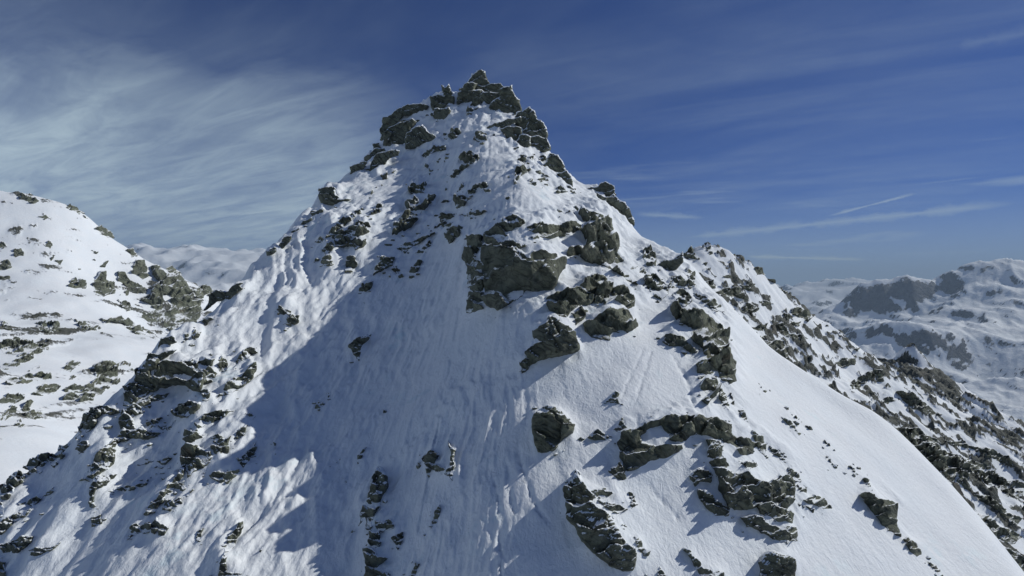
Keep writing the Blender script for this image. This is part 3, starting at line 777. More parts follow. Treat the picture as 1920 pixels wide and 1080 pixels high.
# --- the peak itself: sparse measured points as (px, py, depth in metres); in between, inverse depth is interpolated
# (a plane in space has a linear inverse depth), then everything becomes one height field in metres
SPARSE = [
    # rib that comes down from the summit towards the viewer
    (900, 200, 105), (950, 300, 70), (990, 390, 49), (955, 500, 40.5), (1030, 600, 33), (1010, 700, 28.5), (1000, 800, 24.8), (955, 900, 22), (930, 1000, 19.8), (920, 1080, 18.2),
    # shaded gully left of it
    (850, 300, 80), (825, 400, 65), (800, 500, 52.5), (780, 600, 43), (770, 700, 36), (760, 800, 30.8), (740, 900, 26.9), (720, 1000, 23.8), (710, 1080, 21.8),
    # face on the left
    (700, 400, 63), (600, 560, 48), (480, 700, 38.5), (420, 780, 33.5), (250, 900, 29), (300, 1080, 22.3), (0, 1080, 24.5),
    # right flank
    (1200, 700, 28.5), (1230, 800, 24.5), (1200, 900, 22), (1180, 1000, 19.6), (1320, 640, 36), (1400, 800, 27.5), (1420, 1000, 21.2), (1500, 860, 27), (1600, 1000, 23.5),
    (1300, 1080, 18.6), (1600, 1080, 21.3), (1100, 420, 57), (1180, 500, 50), (1080, 560, 38), (1050, 330, 80),
]
SKYLINE_LEFT = [(722, 268, 104), (690, 300, 93), (655, 325, 84), (612, 362, 74), (560, 410, 64.5), (505, 470, 55.5), (450, 535, 48), (400, 585, 43.5), (330, 640, 39.5),
                (262, 712, 36.5), (190, 770, 34), (110, 835, 31.5), (40, 885, 29.8), (-60, 960, 27.5), (-250, 1090, 24.5)]
SKYLINE_TOP = [(760, 218, 108), (800, 196, 110), (830, 186, 111), (856, 184, 111), (880, 186, 110), (920, 180, 110), (955, 196, 108), (985, 235, 105)]
SKYLINE_RIGHT = [(1010, 280, 100), (1045, 315, 93), (1075, 350, 87), (1100, 362, 85), (1130, 362, 84), (1160, 390, 79), (1190, 432, 73), (1215, 455, 69), (1260, 478, 62),
                 (1290, 500, 57), (1302, 534, 52), (1360, 571, 48), (1412, 626, 44.5), (1480, 678, 42), (1534, 708, 40.5), (1575, 736, 39.5), (1640, 768, 38), (1690, 815, 36),
                 (1740, 865, 34), (1790, 925, 32), (1832, 978, 30), (1872, 1036, 28), (1915, 1082, 26.5), (2050, 1230, 22.5)]


def main_points():
    sky = SKYLINE_LEFT + SKYLINE_TOP + SKYLINE_RIGHT
    q = Surface([((a - 960) / FPX, (540 - b) / FPX, 1.0 / c) for a, b, c in SPARSE + sky], 0.05, 0.004)
    pts = []
    poly = np.array([(a, b) for a, b, c in SKYLINE_LEFT[::-1] + SKYLINE_TOP + SKYLINE_RIGHT], float)
    for py in range(200, 1240, 34):
        n = 46
        for px in range(-150, 2000, n):
            top = np.interp(px, poly[:, 0], poly[:, 1])
            if py > top + 14:
                u, t = (px - 960) / FPX, (540 - py) / FPX
                iq = float(q(np.array([u]), np.array([t]))[0])
                pts.append(P(px, py, 1.0 / iq))

    def back(sky, ox, oy, drops):
        l = math.hypot(ox, oy)
        for s in sky:
            x, y, z = P(*s)
            pts.append((x, y, z))
            for k, (run, drop) in enumerate(drops):
                pts.append((x + ox / l * run, y + oy / l * run, z - drop))
    back(SKYLINE_LEFT, -1.0, 0.55, ((4, 3.6), (14, 15), (60, 70)))
    back(SKYLINE_TOP, -0.05, 1.0, ((5, 4.0), (16, 17), (60, 70)))
    back(SKYLINE_RIGHT[:9], 0.7, 0.7, ((4, 3.6), (14, 15), (60, 66)))
    back(SKYLINE_RIGHT[9:], 1.0, 0.28, ((3, 2.6), (12, 12), (60, 62)))
    pts += [(0, 8, -16.5), (-8, 8, -17.5), (8, 8, -17.5), (-22, 10, -20), (22, 10, -21),
            (220, 175, -230), (120, 175, -190), (0, 230, -220), (-120, 175, -190), (-220, 175, -230), (180, 110, -180), (-180, 110, -180), (80, 20, -75), (-80, 20, -70)]
    return pts


def catmull(a, n, axis):
    """resample an evenly spaced array to n samples along an axis (Catmull-Rom)"""
    a = np.moveaxis(a, axis, 0)
    m = a.shape[0]
    t = np.linspace(0, m - 1, n)
    i = np.clip(np.floor(t).astype(int), 0, m - 2)
    f = (t - i).reshape(-1, *([1] * (a.ndim - 1)))
    g = lambda k: a[np.clip(i + k, 0, m - 1)]
    p0, p1, p2, p3 = g(-1), g(0), g(1), g(2)
    r = p1 + 0.5 * f * (p2 - p0 + f * (2 * p0 - 5 * p1 + 4 * p2 - p3 + f * (3 * (p1 - p2) + p3 - p0)))
    return np.moveaxis(r, 0, axis)


def fall_coords(X, Y):
    """noise coordinates: across and along the fall line (towards the viewer)"""
    th = np.arctan2(X + 4, Y - 130)            # fall lines fan out from the summit
    r = np.hypot(X + 4, Y - 130)
    return th * 60.0, r


def rock_field():
    """how much rock lies near each place of the peak (0..1), on a 4 px raster of the photograph"""
    m = np.zeros((290, 520))
    gx, gy = np.meshgrid(np.arange(520) * 4.0 - 80, np.arange(290) * 4.0 - 20)
    for name, label, cat, texts, group, kw in SPECS:
        if kw.get('bvh', 'main') != 'main':
            continue
        for tx in texts:
            p = parse(tx)[2]
            lo, hi = p.min(0) - 4, p.max(0) + 4
            i0, i1 = np.clip([int((lo[0] + 80) / 4), int((hi[0] + 80) / 4) + 2], 0, 520)
            j0, j1 = np.clip([int((lo[1] + 20) / 4), int((hi[1] + 20) / 4) + 2], 0, 290)
            if i1 <= i0 or j1 <= j0:
                continue
            q = np.stack([gx[j0:j1, i0:i1].ravel(), gy[j0:j1, i0:i1].ravel()], 1)
            dd = poly_dist(q, p)[0].reshape(j1 - j0, i1 - i0)
            m[j0:j1, i0:i1] = np.maximum(m[j0:j1, i0:i1], sstep(dd, -3, 2))

    def blur(a, s):
        k = np.exp(-0.5 * (np.arange(-3 * s, 3 * s + 1) / s) ** 2)
        k /= k.sum()
        a = np.apply_along_axis(lambda v: np.convolve(v, k, 'same'), 0, a)
        return np.apply_along_axis(lambda v: np.convolve(v, k, 'same'), 1, a)
    return blur(m, 3), blur(m, 7)


def sample(field, px, py):
    fx, fy = np.clip((px + 80) / 4, 0, 518.0), np.clip((py + 20) / 4, 0, 288.0)
    i, j = fx.astype(int), fy.astype(int)
    a, b = fx - i, fy - j
    return (field[j, i] * (1 - a) + field[j, i + 1] * a) * (1 - b) + (field[j + 1, i] * (1 - a) + field[j + 1, i + 1] * a) * b


def main_sheet():
    surf = Surface(main_points(), 1.2, 0.25)
    nu, nv = 840, 690
    uc = np.linspace(-1.0, 1.0, nu)
    u = uc * 1.02 + 0.42 * uc ** 5
    vy = np.exp(np.linspace(math.log(9.0), math.log(175.0), nv))
    U, V = np.meshgrid(u, vy)
    X, Y = U * V, V
    k = 4
    uc4 = np.linspace(-1.0, 1.0, nu // k)
    U4, V4 = np.meshgrid(uc4 * 1.02 + 0.42 * uc4 ** 5, np.exp(np.linspace(math.log(9.0), math.log(175.0), nv // k)))
    Z = catmull(catmull(surf(U4 * V4, V4), nv, 0), nu, 1)
    big = fbm(X / 11.0, Y / 14.0, 3, 5) * 0.40
    mid = fbm(X / 3.2, Y / 4.6, 3, 21) * 0.15
    a, r = fall_coords(X, Y)
    warp = fbm(X / 5.0, Y / 5.0, 2, 33) * 1.6
    # wind-carved flutes and ripples running down the fall line
    flute = ridged((a + warp * 0.45) / 1.3, r / 11.0 + warp * 0.2, 4, 41) * 0.085
    rip = ridged(a / 0.50 + warp * 0.25, r / 4.5 + warp * 0.35, 4, 57, 0.6) * 0.040 + fbm(X / 0.8, Y / 1.1, 4, 59, 0.62) * 0.026
    # the ground swells and roughens where bedrock comes near the surface
    near, wide = (sample(f, 960 + FPX * X / Y, 540 - FPX * Z / Y) for f in rock_field())
    far = np.clip(Y / 40.0, 0.5, 1.8)
    swell = wide * 0.9 * far + near * 0.35 * far
    knob = sstep(near + wide, 0.05, 0.6)
    lump = (ridged(X / 2.6, Y / 3.4, 4, 83) * 0.30 + fbm(X / 0.9, Y / 1.2, 3, 87) * 0.10) * far * knob
    # snow ribs and runnels of the left buttress, parallel to its skyline
    west = sstep(-U, 0.20, 0.42) * sstep(95 - Y, 0, 30)
    rib = (ridged(X / 5.2 + 0.05 * Y + fbm(X / 9, Y / 9, 2, 61) * 0.25, Y / 30.0 + fbm(X / 12, Y / 12, 2, 63) * 0.2, 4, 67) * 0.55 + fbm(X / 2.4, Y / 4.0, 4, 69, 0.6) * 0.22) * west
    amt = sstep(fbm(X / 9.0 + 3, Y / 9.0, 2, 71), -0.35, 0.35)
    bowl = sstep(0.10 - U + 0.03 * warp, -0.02, 0.16)
    calm = 1 - 0.8 * sstep(U + 0.02 * warp, 0.08, 0.30)
    Z = Z + swell + lump + rib * np.clip(Y / 36.0, 0.6, 1.6) + big * (0.5 + 0.5 * calm) + mid * calm + flute * (0.35 * calm + 0.95 * bowl * (0.4 + 0.6 * amt)) + rip * (0.4 * calm + 2.3 * bowl * (0.35 + 0.65 * amt))
    # ski tracks and small wind-cut steps on the shelf
    px, py = 960 + FPX * X / Y, 540 - FPX * Z / Y
    box = (px > 890) & (px < 1330) & (py > 630) & (py < 1090) & (Y < 48)
    q = np.stack([px[box], py[box]], 1)
    cut = np.zeros(len(q))
    for width, deep, line in ((2.3, 0.055, ((1206, 655), (1192, 684), (1174, 722), (1166, 745))), (2.3, 0.06, ((1221, 660), (1212, 690), (1200, 728), (1190, 756))), (2.2, 0.03, ((1214, 668), (1206, 700), (1194, 735))),
                              (4.5, 0.10, ((1258, 667), (1266, 676), (1272, 690))), (4.0, 0.12, ((1279, 694), (1290, 714), (1296, 735), (1298, 752))), (6.0, 0.13, ((970, 850), (978, 880), (985, 905), (998, 940), (1022, 974))),
                              (5.0, 0.09, ((925, 905), (934, 940), (930, 985), (940, 1040), (936, 1085))), (5.0, 0.08, ((948, 868), (955, 920), (962, 960))), (6.0, 0.09, ((1215, 912), (1245, 945), (1272, 975))), (5.0, 0.10, ((1340, 965), (1365, 1000), (1400, 1035)))):
        line = np.array(line, float)
        best = np.full(len(q), 1e9)
        side = np.zeros(len(q))
        for p0, p1 in zip(line[:-1], line[1:]):
            ed = p1 - p0
            tt = np.clip(((q - p0) @ ed) / (ed @ ed), 0, 1)
            off = q + np.stack([fbm(q[:, 1] / 11.0, q[:, 0] / 30.0, 3, 151) * 3.0, 0 * q[:, 0]], 1) - (p0 + tt[:, None] * ed)
            dd = np.hypot(off[:, 0], off[:, 1])
            sd = np.sign(off[:, 0] * ed[1] - off[:, 1] * ed[0])
            side = np.where(dd < best, sd, side)
            best = np.minimum(best, dd)
        cut -= deep * (0.45 + 0.75 * sstep(fbm(q[:, 0] / 16.0, q[:, 1] / 16.0, 3, 141), -0.4, 0.4)) * np.exp(-(best / width) ** 2) * np.where(side > 0, 1.0, 0.35 if width > 4 else 1.0)
    Z[box] += cut
    o = grid_mesh('peak_terrain', X, Y, Z, SNOW)
    structure(o, 'steep snow covered pyramid of the main rocky peak', 'mountain')
    return X, Y, Z


MX, MY, MZ = main_sheet()
BV_MAIN = bvh_of(MX, MY, MZ, 2)


# --- ridge behind on the right, with its rocky lower flank
RIDGE = [
    (1000, 560, 120), (1120, 530, 122), (1200, 500, 124), (1270, 480, 128), (1300, 468, 132), (1340, 465, 135), (1375, 478, 138), (1400, 500, 142), (1440, 528, 146), (1480, 558, 150), (1520, 592, 154), (1560, 624, 158),
    (1600, 660, 162), (1640, 690, 166), (1690, 722, 168), (1750, 762, 170), (1810, 800, 170), (1880, 845, 168), (1960, 900, 165), (2150, 1010, 160),
]
RIDGE_FACE = [
    (1290, 540, 112), (1330, 520, 122), (1360, 571, 112), (1400, 570, 124), (1420, 620, 112), (1460, 620, 128), (1500, 690, 116), (1540, 670, 133), (1580, 740, 116), (1610, 715, 138),
    (1650, 775, 118), (1690, 815, 112), (1730, 790, 134), (1760, 860, 112), (1800, 850, 130), (1850, 930, 108), (1880, 900, 128), (1920, 985, 104), (1915, 1080, 88), (2050, 1080, 96), (2200, 1250, 84),
    (1250, 620, 100), (1500, 850, 92), (1700, 1000, 84),
]


def ridge_sheet():
    pts = [P(*c) for c in RIDGE + RIDGE_FACE]
    for c in RIDGE:
        x, y, z = P(*c)
        for run, drop in ((8, 5.0), (30, 26), (120, 120)):
            pts.append((x - 0.1 * run, y + run, z - drop))
    surf = Surface(pts, 4.0, 0.2)
    nu, nv = 400, 370
    u = np.linspace(0.26, 1.35, nu)
    vy = np.exp(np.linspace(math.log(80), math.log(300), nv))
    U, V = np.meshgrid(u, vy)
    X, Y = U * V, V
    Z = surf(X, Y)
    # ribs and slabs dipping down to the right
    s = (X * 0.80 + Z * -0.60)
    c = (X * 0.55 + Z * 0.80 + Y * 0.15)
    wob = fbm(X / 14, Y / 14, 2, 91) * 4
    band = ridged(c / 6.0 + wob * 0.16, s / 22.0 + wob * 0.12, 5, 101)
    chunk = fbm(c / 2.4, s / 4.5, 5, 111, 0.6)
    pxs, pys = 960 + FPX * X / Y, 540 - FPX * Z / Y
    dens = np.interp(X, [28, 60, 80, 100, 116, 130, 180], [0.10, 0.12, 0.09, 0.13, 0.18, 0.22, 0.24])
    dens = dens + 0.08 * sstep(-Z, 4, 26)
    rock = 0.5 + (band * 0.85 + chunk * 0.9) * 0.9 + (dens - 0.36) * 1.7
    rk = sstep(rock, 0.42, 0.62)
    Z = Z + fbm(X / 18, Y / 18, 3, 95) * 0.9 + rk * (0.6 + 1.3 * ridged(c / 3.0, s / 5.0, 4, 121)) + ridged(X / 9.0, Y / 9.0, 4, 131) * 0.8
    o = grid_mesh('ridge_terrain', X, Y, Z, FLANK_RIDGE, np.clip(rock, 0, 1))
    structure(o, 'snowy rock studded ridge running down behind the right slope', 'ridge')
    return X, Y, Z


RX, RY, RZ = ridge_sheet()
BV_RIDGE = bvh_of(RX, RY, RZ)

# --- the pointed spur further down on the right
SPUR = [(1600, 720, 300), (1650, 690, 290), (1680, 672, 284), (1708, 658, 280), (1740, 682, 276), (1780, 716, 270), (1830, 750, 262), (1880, 782, 254), (1930, 812, 246), (2050, 880, 235)]
SPUR_FACE = [(1640, 740, 262), (1700, 720, 258), (1740, 770, 236), (1800, 790, 240), (1800, 850, 215), (1880, 850, 226), (1930, 900, 205), (2050, 1000, 190), (1560, 800, 250), (1700, 900, 200)]


def spur_sheet():
    pts = [P(*c) for c in SPUR + SPUR_FACE]
    for c in SPUR:
        x, y, z = P(*c)
        for run, drop in ((10, 8), (60, 55), (200, 180)):
            pts.append((x + 0.8 * run, y + 0.6 * run, z - drop))
    surf = Surface(pts, 6.0, 0.3)
    nu, nv = 260, 240
    U, V = np.meshgrid(np.linspace(0.58, 1.35, nu), np.exp(np.linspace(math.log(180), math.log(480), nv)))
    X, Y = U * V, V
    Z = surf(X, Y)
    s = (X * 0.80 + Z * -0.60)
    c = (X * 0.55 + Z * 0.80 + Y * 0.15)
    wob = fbm(X / 20, Y / 20, 2, 191) * 4
    band = ridged(c / 11.0 + wob * 0.14, s / 30.0 + wob * 0.10, 5, 201)
    rock = 0.38 + (band * 0.95 + fbm(c / 6.0, s / 12.0, 4, 211) * 0.5) * 0.9
    rk = sstep(rock, 0.42, 0.62)
    Z = Z + fbm(X / 25, Y / 25, 3, 195) * 1.6 + ridged(c / 16.0, s / 26.0, 5, 197, 0.6) * 3.0 + rk * (0.9 + 2.2 * ridged(c / 5.0, s / 8, 4, 221))
    o = grid_mesh('spur_terrain', X, Y, Z, FLANK_RIDGE, np.clip(rock, 0, 1))
    structure(o, 'dark rocky pointed spur below the distant snowfields at right', 'ridge')
    return X, Y, Z


SX, SY, SZ = spur_sheet()

# --- the neighbouring mountain on the left, and the bench below it
LEFT = [(-500, 330, 600), (-250, 340, 600), (-80, 352, 600), (0, 360, 600), (50, 368, 610), (100, 380, 625), (150, 396, 640), (185, 425, 650), (215, 452, 660), (250, 474, 670), (285, 494, 680),
        (320, 512, 690), (360, 532, 700), (400, 556, 700), (440, 600, 690), (520, 680, 660)]
LEFT_FACE = [(0, 420, 545), (-200, 450, 500), (100, 450, 560), (180, 500, 575), (80, 520, 500), (-100, 560, 440), (240, 540, 590), (300, 560, 600), (340, 590, 600), (380, 620, 590), (200, 570, 520), (280, 615, 545), (100, 580, 455),
             (0, 590, 420), (200, 610, 470), (300, 640, 480), (60, 620, 395), (160, 632, 420), (250, 645, 430), (330, 680, 440), (0, 640, 350), (120, 655, 375), (220, 668, 392), (60, 690, 315), (160, 690, 345), (-120, 680, 290),
             (0, 740, 262), (120, 745, 290), (220, 740, 315), (300, 760, 320), (0, 810, 215), (100, 810, 240), (-150, 820, 200), (200, 830, 262), (0, 900, 178), (100, 930, 185), (-200, 1000, 150), (100, 1080, 140), (400, 800, 340), (400, 1000, 220)]


def left_sheet():
    pts = [P(*c) for c in LEFT + LEFT_FACE]
    for c in LEFT:
        x, y, z = P(*c)
        for run, drop in ((20, 14), (100, 80), (400, 330)):
            pts.append((x + 0.1 * run, y + run, z - drop))
    surf = Surface(pts, 14.0, 1.0)
    nu, nv = 390, 400
    U, V = np.meshgrid(np.linspace(-1.5, -0.36, nu), np.exp(np.linspace(math.log(135), math.log(1200), nv)))
    X, Y = U * V, V
    Z = surf(X, Y)
    pys = 540 - FPX * Z / Y
    pxs = 960 + FPX * X / Y
    ch = fbm(X / 20, Z / 9 + Y / 40, 4, 301)
    ch2 = fbm(X / 9, Z / 6 + Y / 30, 3, 331)
    dens = -0.30 + 0.10 * sstep(pys, 585, 620) * (1 - sstep(pys, 625, 650)) + 0.08 * sstep(pys, 672, 700) * (1 - sstep(pys, 770, 810)) \
        + 0.26 * sstep(pxs, 215, 310) * sstep(pys, 500, 540) * (1 - sstep(pys, 620, 650))
    rock = 0.5 + ch * 0.42 + ch2 * 0.16 + dens
    rk = sstep(rock, 0.42, 0.62)
    Z = Z + fbm(X / 60, Y / 60, 3, 295) * 2.6 + rk * (1.6 + 2.4 * fbm(X / 7, Z / 5 + Y / 14, 3, 321))
    o = grid_mesh('left_mountain_terrain', X, Y, Z, FLANK_LEFT, np.clip(rock, 0, 1))
    structure(o, 'broad sunlit snowy mountain with scattered rock at left', 'mountain')
    return X, Y, Z


LX, LY, LZ = left_sheet()
BV_LEFT = bvh_of(LX, LY, LZ)


# --- far ranges
def far_sheet(name, label, sky, face, u0, u1, y0, y1, nu, nv, c, amp, wl, seed, rock_bias, back=1.0, ox=0.0):
    pts = [P(*q) for q in sky + face]
    Y0 = sky[0][2]
    for q in sky:
        x, y, z = P(*q)
        for run, drop in ((0.02, 0.012), (0.10, 0.07), (0.4, 0.2)):
            pts.append((x + ox * run * Y0, y + run * Y0, z - drop * Y0 * back))
    surf = Surface(pts, c, c * 0.03, 100.0)
    U, V = np.meshgrid(np.linspace(u0, u1, nu), np.exp(np.linspace(math.log(y0), math.log(y1), nv)))
    X, Y = U * V, V
    Z = surf(X, Y)
    Z = Z + (ridged(X / wl, Y / wl, 5, seed) - 0.2) * amp + fbm(X / wl * 0.5, Y / wl * 0.5, 3, seed + 9) * amp * 0.5
    gy, gx = np.gradient(Z)
    dx = np.gradient(X, axis=1)
    dy = np.gradient(Y, axis=0)
    zx = gx / dx
    zy = (gy - zx * np.gradient(X, axis=0)) / dy
    slope = np.hypot(zx, zy)
    rock = 0.40 + (slope - 0.62) * 0.9 + rock_bias + fbm(X / wl * 2, Y / wl * 2, 4, seed + 20) * 0.25 + np.clip(zx, -0.3, 0.8) * 0.45
    o = grid_mesh(name, X, Y, Z, FLANK_FAR, np.clip(rock, 0, 1))
    structure(o, label, 'mountain')
    return o


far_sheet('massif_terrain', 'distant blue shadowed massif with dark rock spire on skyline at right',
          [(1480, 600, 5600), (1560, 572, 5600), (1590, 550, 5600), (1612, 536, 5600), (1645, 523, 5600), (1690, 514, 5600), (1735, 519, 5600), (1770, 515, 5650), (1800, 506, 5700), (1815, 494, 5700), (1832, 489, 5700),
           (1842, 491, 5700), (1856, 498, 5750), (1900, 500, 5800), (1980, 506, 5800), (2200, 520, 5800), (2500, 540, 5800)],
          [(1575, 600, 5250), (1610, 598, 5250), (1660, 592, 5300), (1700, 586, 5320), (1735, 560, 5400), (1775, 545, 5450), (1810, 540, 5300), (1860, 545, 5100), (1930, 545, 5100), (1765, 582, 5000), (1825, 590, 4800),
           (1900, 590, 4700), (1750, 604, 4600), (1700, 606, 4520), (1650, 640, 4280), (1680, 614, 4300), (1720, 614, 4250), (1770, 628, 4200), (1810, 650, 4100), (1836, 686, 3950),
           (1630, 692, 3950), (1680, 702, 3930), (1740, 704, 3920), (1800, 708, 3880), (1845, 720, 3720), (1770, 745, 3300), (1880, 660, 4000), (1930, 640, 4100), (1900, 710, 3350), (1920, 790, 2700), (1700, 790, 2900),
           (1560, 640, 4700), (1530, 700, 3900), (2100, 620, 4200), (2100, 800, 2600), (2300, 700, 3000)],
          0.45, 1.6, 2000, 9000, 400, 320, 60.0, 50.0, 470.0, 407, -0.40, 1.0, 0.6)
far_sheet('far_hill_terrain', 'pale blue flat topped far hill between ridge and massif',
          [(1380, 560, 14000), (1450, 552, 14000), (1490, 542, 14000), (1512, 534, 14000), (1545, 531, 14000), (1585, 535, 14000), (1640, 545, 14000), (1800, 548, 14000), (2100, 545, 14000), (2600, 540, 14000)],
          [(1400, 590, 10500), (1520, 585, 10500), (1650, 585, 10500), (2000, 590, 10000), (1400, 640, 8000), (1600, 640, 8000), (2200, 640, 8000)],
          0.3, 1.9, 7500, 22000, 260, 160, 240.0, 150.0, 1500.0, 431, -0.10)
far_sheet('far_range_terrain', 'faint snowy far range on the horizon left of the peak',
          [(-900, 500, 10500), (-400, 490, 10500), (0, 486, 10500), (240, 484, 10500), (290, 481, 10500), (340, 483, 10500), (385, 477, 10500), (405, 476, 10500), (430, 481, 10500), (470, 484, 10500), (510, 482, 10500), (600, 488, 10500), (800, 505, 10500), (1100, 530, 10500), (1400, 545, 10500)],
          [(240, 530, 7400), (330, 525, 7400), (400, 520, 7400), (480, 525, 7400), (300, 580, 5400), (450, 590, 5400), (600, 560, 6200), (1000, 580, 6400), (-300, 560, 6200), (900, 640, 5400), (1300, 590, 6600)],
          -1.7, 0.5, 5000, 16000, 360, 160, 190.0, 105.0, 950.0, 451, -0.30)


def valley():
    # the snow covered low ground, one sheet out to the horizon
    r = np.exp(np.linspace(math.log(60), math.log(32000), 90))
    a = np.linspace(0, 2 * np.pi, 181)
    A, R = np.meshgrid(a, r)
    X, Y = R * np.sin(A), R * np.cos(A) + 40
    low = -170 - 1300 * sstep(R, 300, 5200)
    Z = low + fbm(X / 1800, Y / 1800, 4, 501) * 150 * sstep(R, 400, 3000)
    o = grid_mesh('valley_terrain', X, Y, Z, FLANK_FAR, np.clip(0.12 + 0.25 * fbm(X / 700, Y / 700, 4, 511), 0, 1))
    structure(o, 'snow covered valley floor far below the ridges', 'valley')


valley()


# ------------------------------------------------------------------ rock shapes
def ragged(poly, rng, amp=0.10, levels=3, min_len=3.0):
    p = poly
    for _ in range(levels):
        q = np.roll(p, -1, 0)
        e = q - p
        ln = np.hypot(e[:, 0], e[:, 1])
        nrm = np.stack([-e[:, 1], e[:, 0]], 1)
        mid = (p + q) / 2 + nrm * (rng.uniform(-amp, amp, len(p)) * (ln > min_len))[:, None]
        out = []
        for i in range(len(p)):
            out.append(p[i])
            if ln[i] > min_len:
                out.append(mid[i])
        p = np.array(out)
    return p


def rays(px):
    return np.stack([(px[:, 0] - 960) / FPX, np.ones(len(px)), (540 - px[:, 1]) / FPX], 1)


def cast(bvh, px):
    """depth (metres ahead) and normal of the ground under each pixel; nan where the ray meets none"""
    r = rays(px)
    dep = np.full(len(px), np.nan)
    nor = np.zeros((len(px), 3))
    o = Vector((0, 0, 0))
    for i, v in enumerate(r):
        h, n, _, _ = bvh.ray_cast(o, Vector(v))
        if h is not None:
            dep[i] = h[1]
            nor[i] = n if n[2] > 0 else -n
    return dep, nor


def rock_mesh(name, poly, bvh, seed, thick=0.75, depth=None, blocky=0.55, detail=1.0, mat=None, edge=0.17, lean=0.8, steep=0.85, grow=2.4, cell_max=36.0):
    rng = np.random.RandomState(seed * 7 + 3)
    depth_given = depth
    mid = poly.mean(0)
    far = np.hypot(*(poly - mid).T).mean()
    poly = mid + (poly - mid) * (1 + grow / max(far, 6.0))
    poly = ragged(poly, rng, 0.13, 3, 4.0)
    side = 1.0 if poly[:, 0].mean() < 900 else -1.0
    for _ in range(16):
        smp = np.vstack([poly[::3], poly.mean(0)[None], (poly[::3] + poly.mean(0)) / 2])
        if (~np.isnan(cast(bvh, smp)[0])).mean() >= (0.30 if depth is None else 0.22):
            break
        poly = poly + (1.6 * side, 2.2)
    lo, hi = poly.min(0), poly.max(0)
    area = 0.5 * abs(np.dot(poly[:, 0], np.roll(poly[:, 1], -1)) - np.dot(poly[:, 1], np.roll(poly[:, 0], -1)))
    step = max(1.35, math.sqrt(area / 1600.0)) / detail
    gx = np.arange(lo[0] - step, hi[0] + 2 * step, step)
    gy = np.arange(lo[1] - step, hi[1] + 2 * step, step)
    GX, GY = np.meshgrid(gx, gy)
    GX = GX + rng.uniform(-0.22, 0.22, GX.shape) * step
    GY = GY + rng.uniform(-0.22, 0.22, GY.shape) * step
    pts = np.stack([GX.ravel(), GY.ravel()], 1)
    d, near = poly_dist(pts, poly)
    ny, nx = GX.shape
    idx = np.arange(nx * ny).reshape(ny, nx)
    q = np.stack([idx[:-1, :-1], idx[:-1, 1:], idx[1:, 1:], idx[1:, :-1]], -1).reshape(-1, 4)
    keep = (d[q] > 0).any(1)
    q = q[keep]
    used = np.unique(q)
    remap = np.full(nx * ny, -1)
    remap[used] = np.arange(len(used))
    q = remap[q]
    pts, d, near = pts[used], d[used], near[used]
    rim = d <= 0
    pts = np.where(rim[:, None], near, pts)
    d = np.maximum(d, 0)
    inr = max(d.max(), 1.0)
    # ground depth below the outline
    dep, nor = cast(bvh, pts)
    ok = ~np.isnan(dep)
    if depth is None:
        depth = float(np.median(dep[ok])) if ok.any() else 100.0
        good = ok & (np.abs(dep - depth) < 0.22 * depth)
        A = np.stack([np.ones(len(pts)), (pts[:, 0] - pts[:, 0].mean()) / 100, (pts[:, 1] - pts[:, 1].mean()) / 100], 1)
        if good.sum() > 8:
            co = np.linalg.lstsq(np.vstack([A[good], 0.02 * np.eye(3)]), np.append(1.0 / dep[good] - 1.0 / depth, [0, 0, 0]), rcond=None)[0]
            fit = 1.0 / np.clip(A @ co + 1.0 / depth, 0.75 / depth, 1.35 / depth)
        else:
            fit = np.full(len(pts), depth)
        base = np.where(good, dep, fit)
        on = good
        N = nor[good].mean(0) if good.any() else np.array([0, -0.5, 0.8])
    else:
        # stands up against the sky: an upright solid at about the given depth, leaning back with the slope
        if ok.any():
            depth = min(depth, float(np.percentile(dep[ok], 30)))
        k = 0.35 * depth / FPX
        base = depth - (pts[:, 1] - pts[:, 1].mean()) * k
        on = np.zeros(len(pts), bool)
        N = np.array([0.0, -0.75, 0.5])
    R = rays(pts)
    scale = depth / FPX                      # metres per pixel
    view = R.mean(0) / np.linalg.norm(R.mean(0))
    N = N / np.linalg.norm(N)
    out = N * (1 - lean) - view * lean
    out /= np.linalg.norm(out)
    H = thick * inr * scale
    # how fast the ground runs away from the viewer up the picture (metres per pixel): a face that undoes it is upright
    if on.sum() > 8:
        B = np.stack([np.ones(on.sum()), pts[on, 0] - pts[on, 0].mean(), pts[on, 1] - pts[on, 1].mean()], 1)
        run = float(np.clip(-np.linalg.lstsq(B, base[on], rcond=None)[0][2], 0.0, 2.6 * scale))
    else:
        run = 0.25 * scale
    # faceted blocks: every cell of a cracked plane gets its own height and a steep front
    ang = rng.uniform(-0.35, 0.55)
    ca, sa = math.cos(ang), math.sin(ang)
    cx, cy = pts[:, 0] - lo[0], pts[:, 1] - lo[1]
    cell = np.clip(inr, 6.0, cell_max)
    a1, b1 = (cx * ca + cy * sa) / cell, (-cx * sa + cy * ca) / cell
    s0 = seed % 97
    wx, wy = fbm(a1 * 1.3, b1 * 1.3, 2, s0 + 3) * 0.22, fbm(a1 * 1.3 + 9, b1 * 1.3, 2, s0 + 5) * 0.22
    a1, b1 = a1 + wx, b1 + wy
    c1, ox1, oy1, g1 = worley(a1 * 0.50, b1 * 0.72, s0)
    c2, ox2, oy2, g2 = worley(a1 * 1.5 + 7, b1 * 2.3 + 3, s0 + 1)
    rv = lambda c, k: _RV[(c * 31 + k * 977) & 4095]
    f1 = rv(c1, 1) - 0.5 + (rv(c1, 2) - 0.5) * 1.5 * ox1
    f2 = rv(c2, 1) - 0.5 + (rv(c2, 2) - 0.5) * 1.4 * ox2 + (rv(c2, 3) - 0.6) * 1.2 * oy2
    crack = sstep(g1, 0.0, 0.07) * 0.22 + sstep(g2, 0.0, 0.10) * 0.10
    facet = f1 * 0.95 + f2 * 0.22 + crack
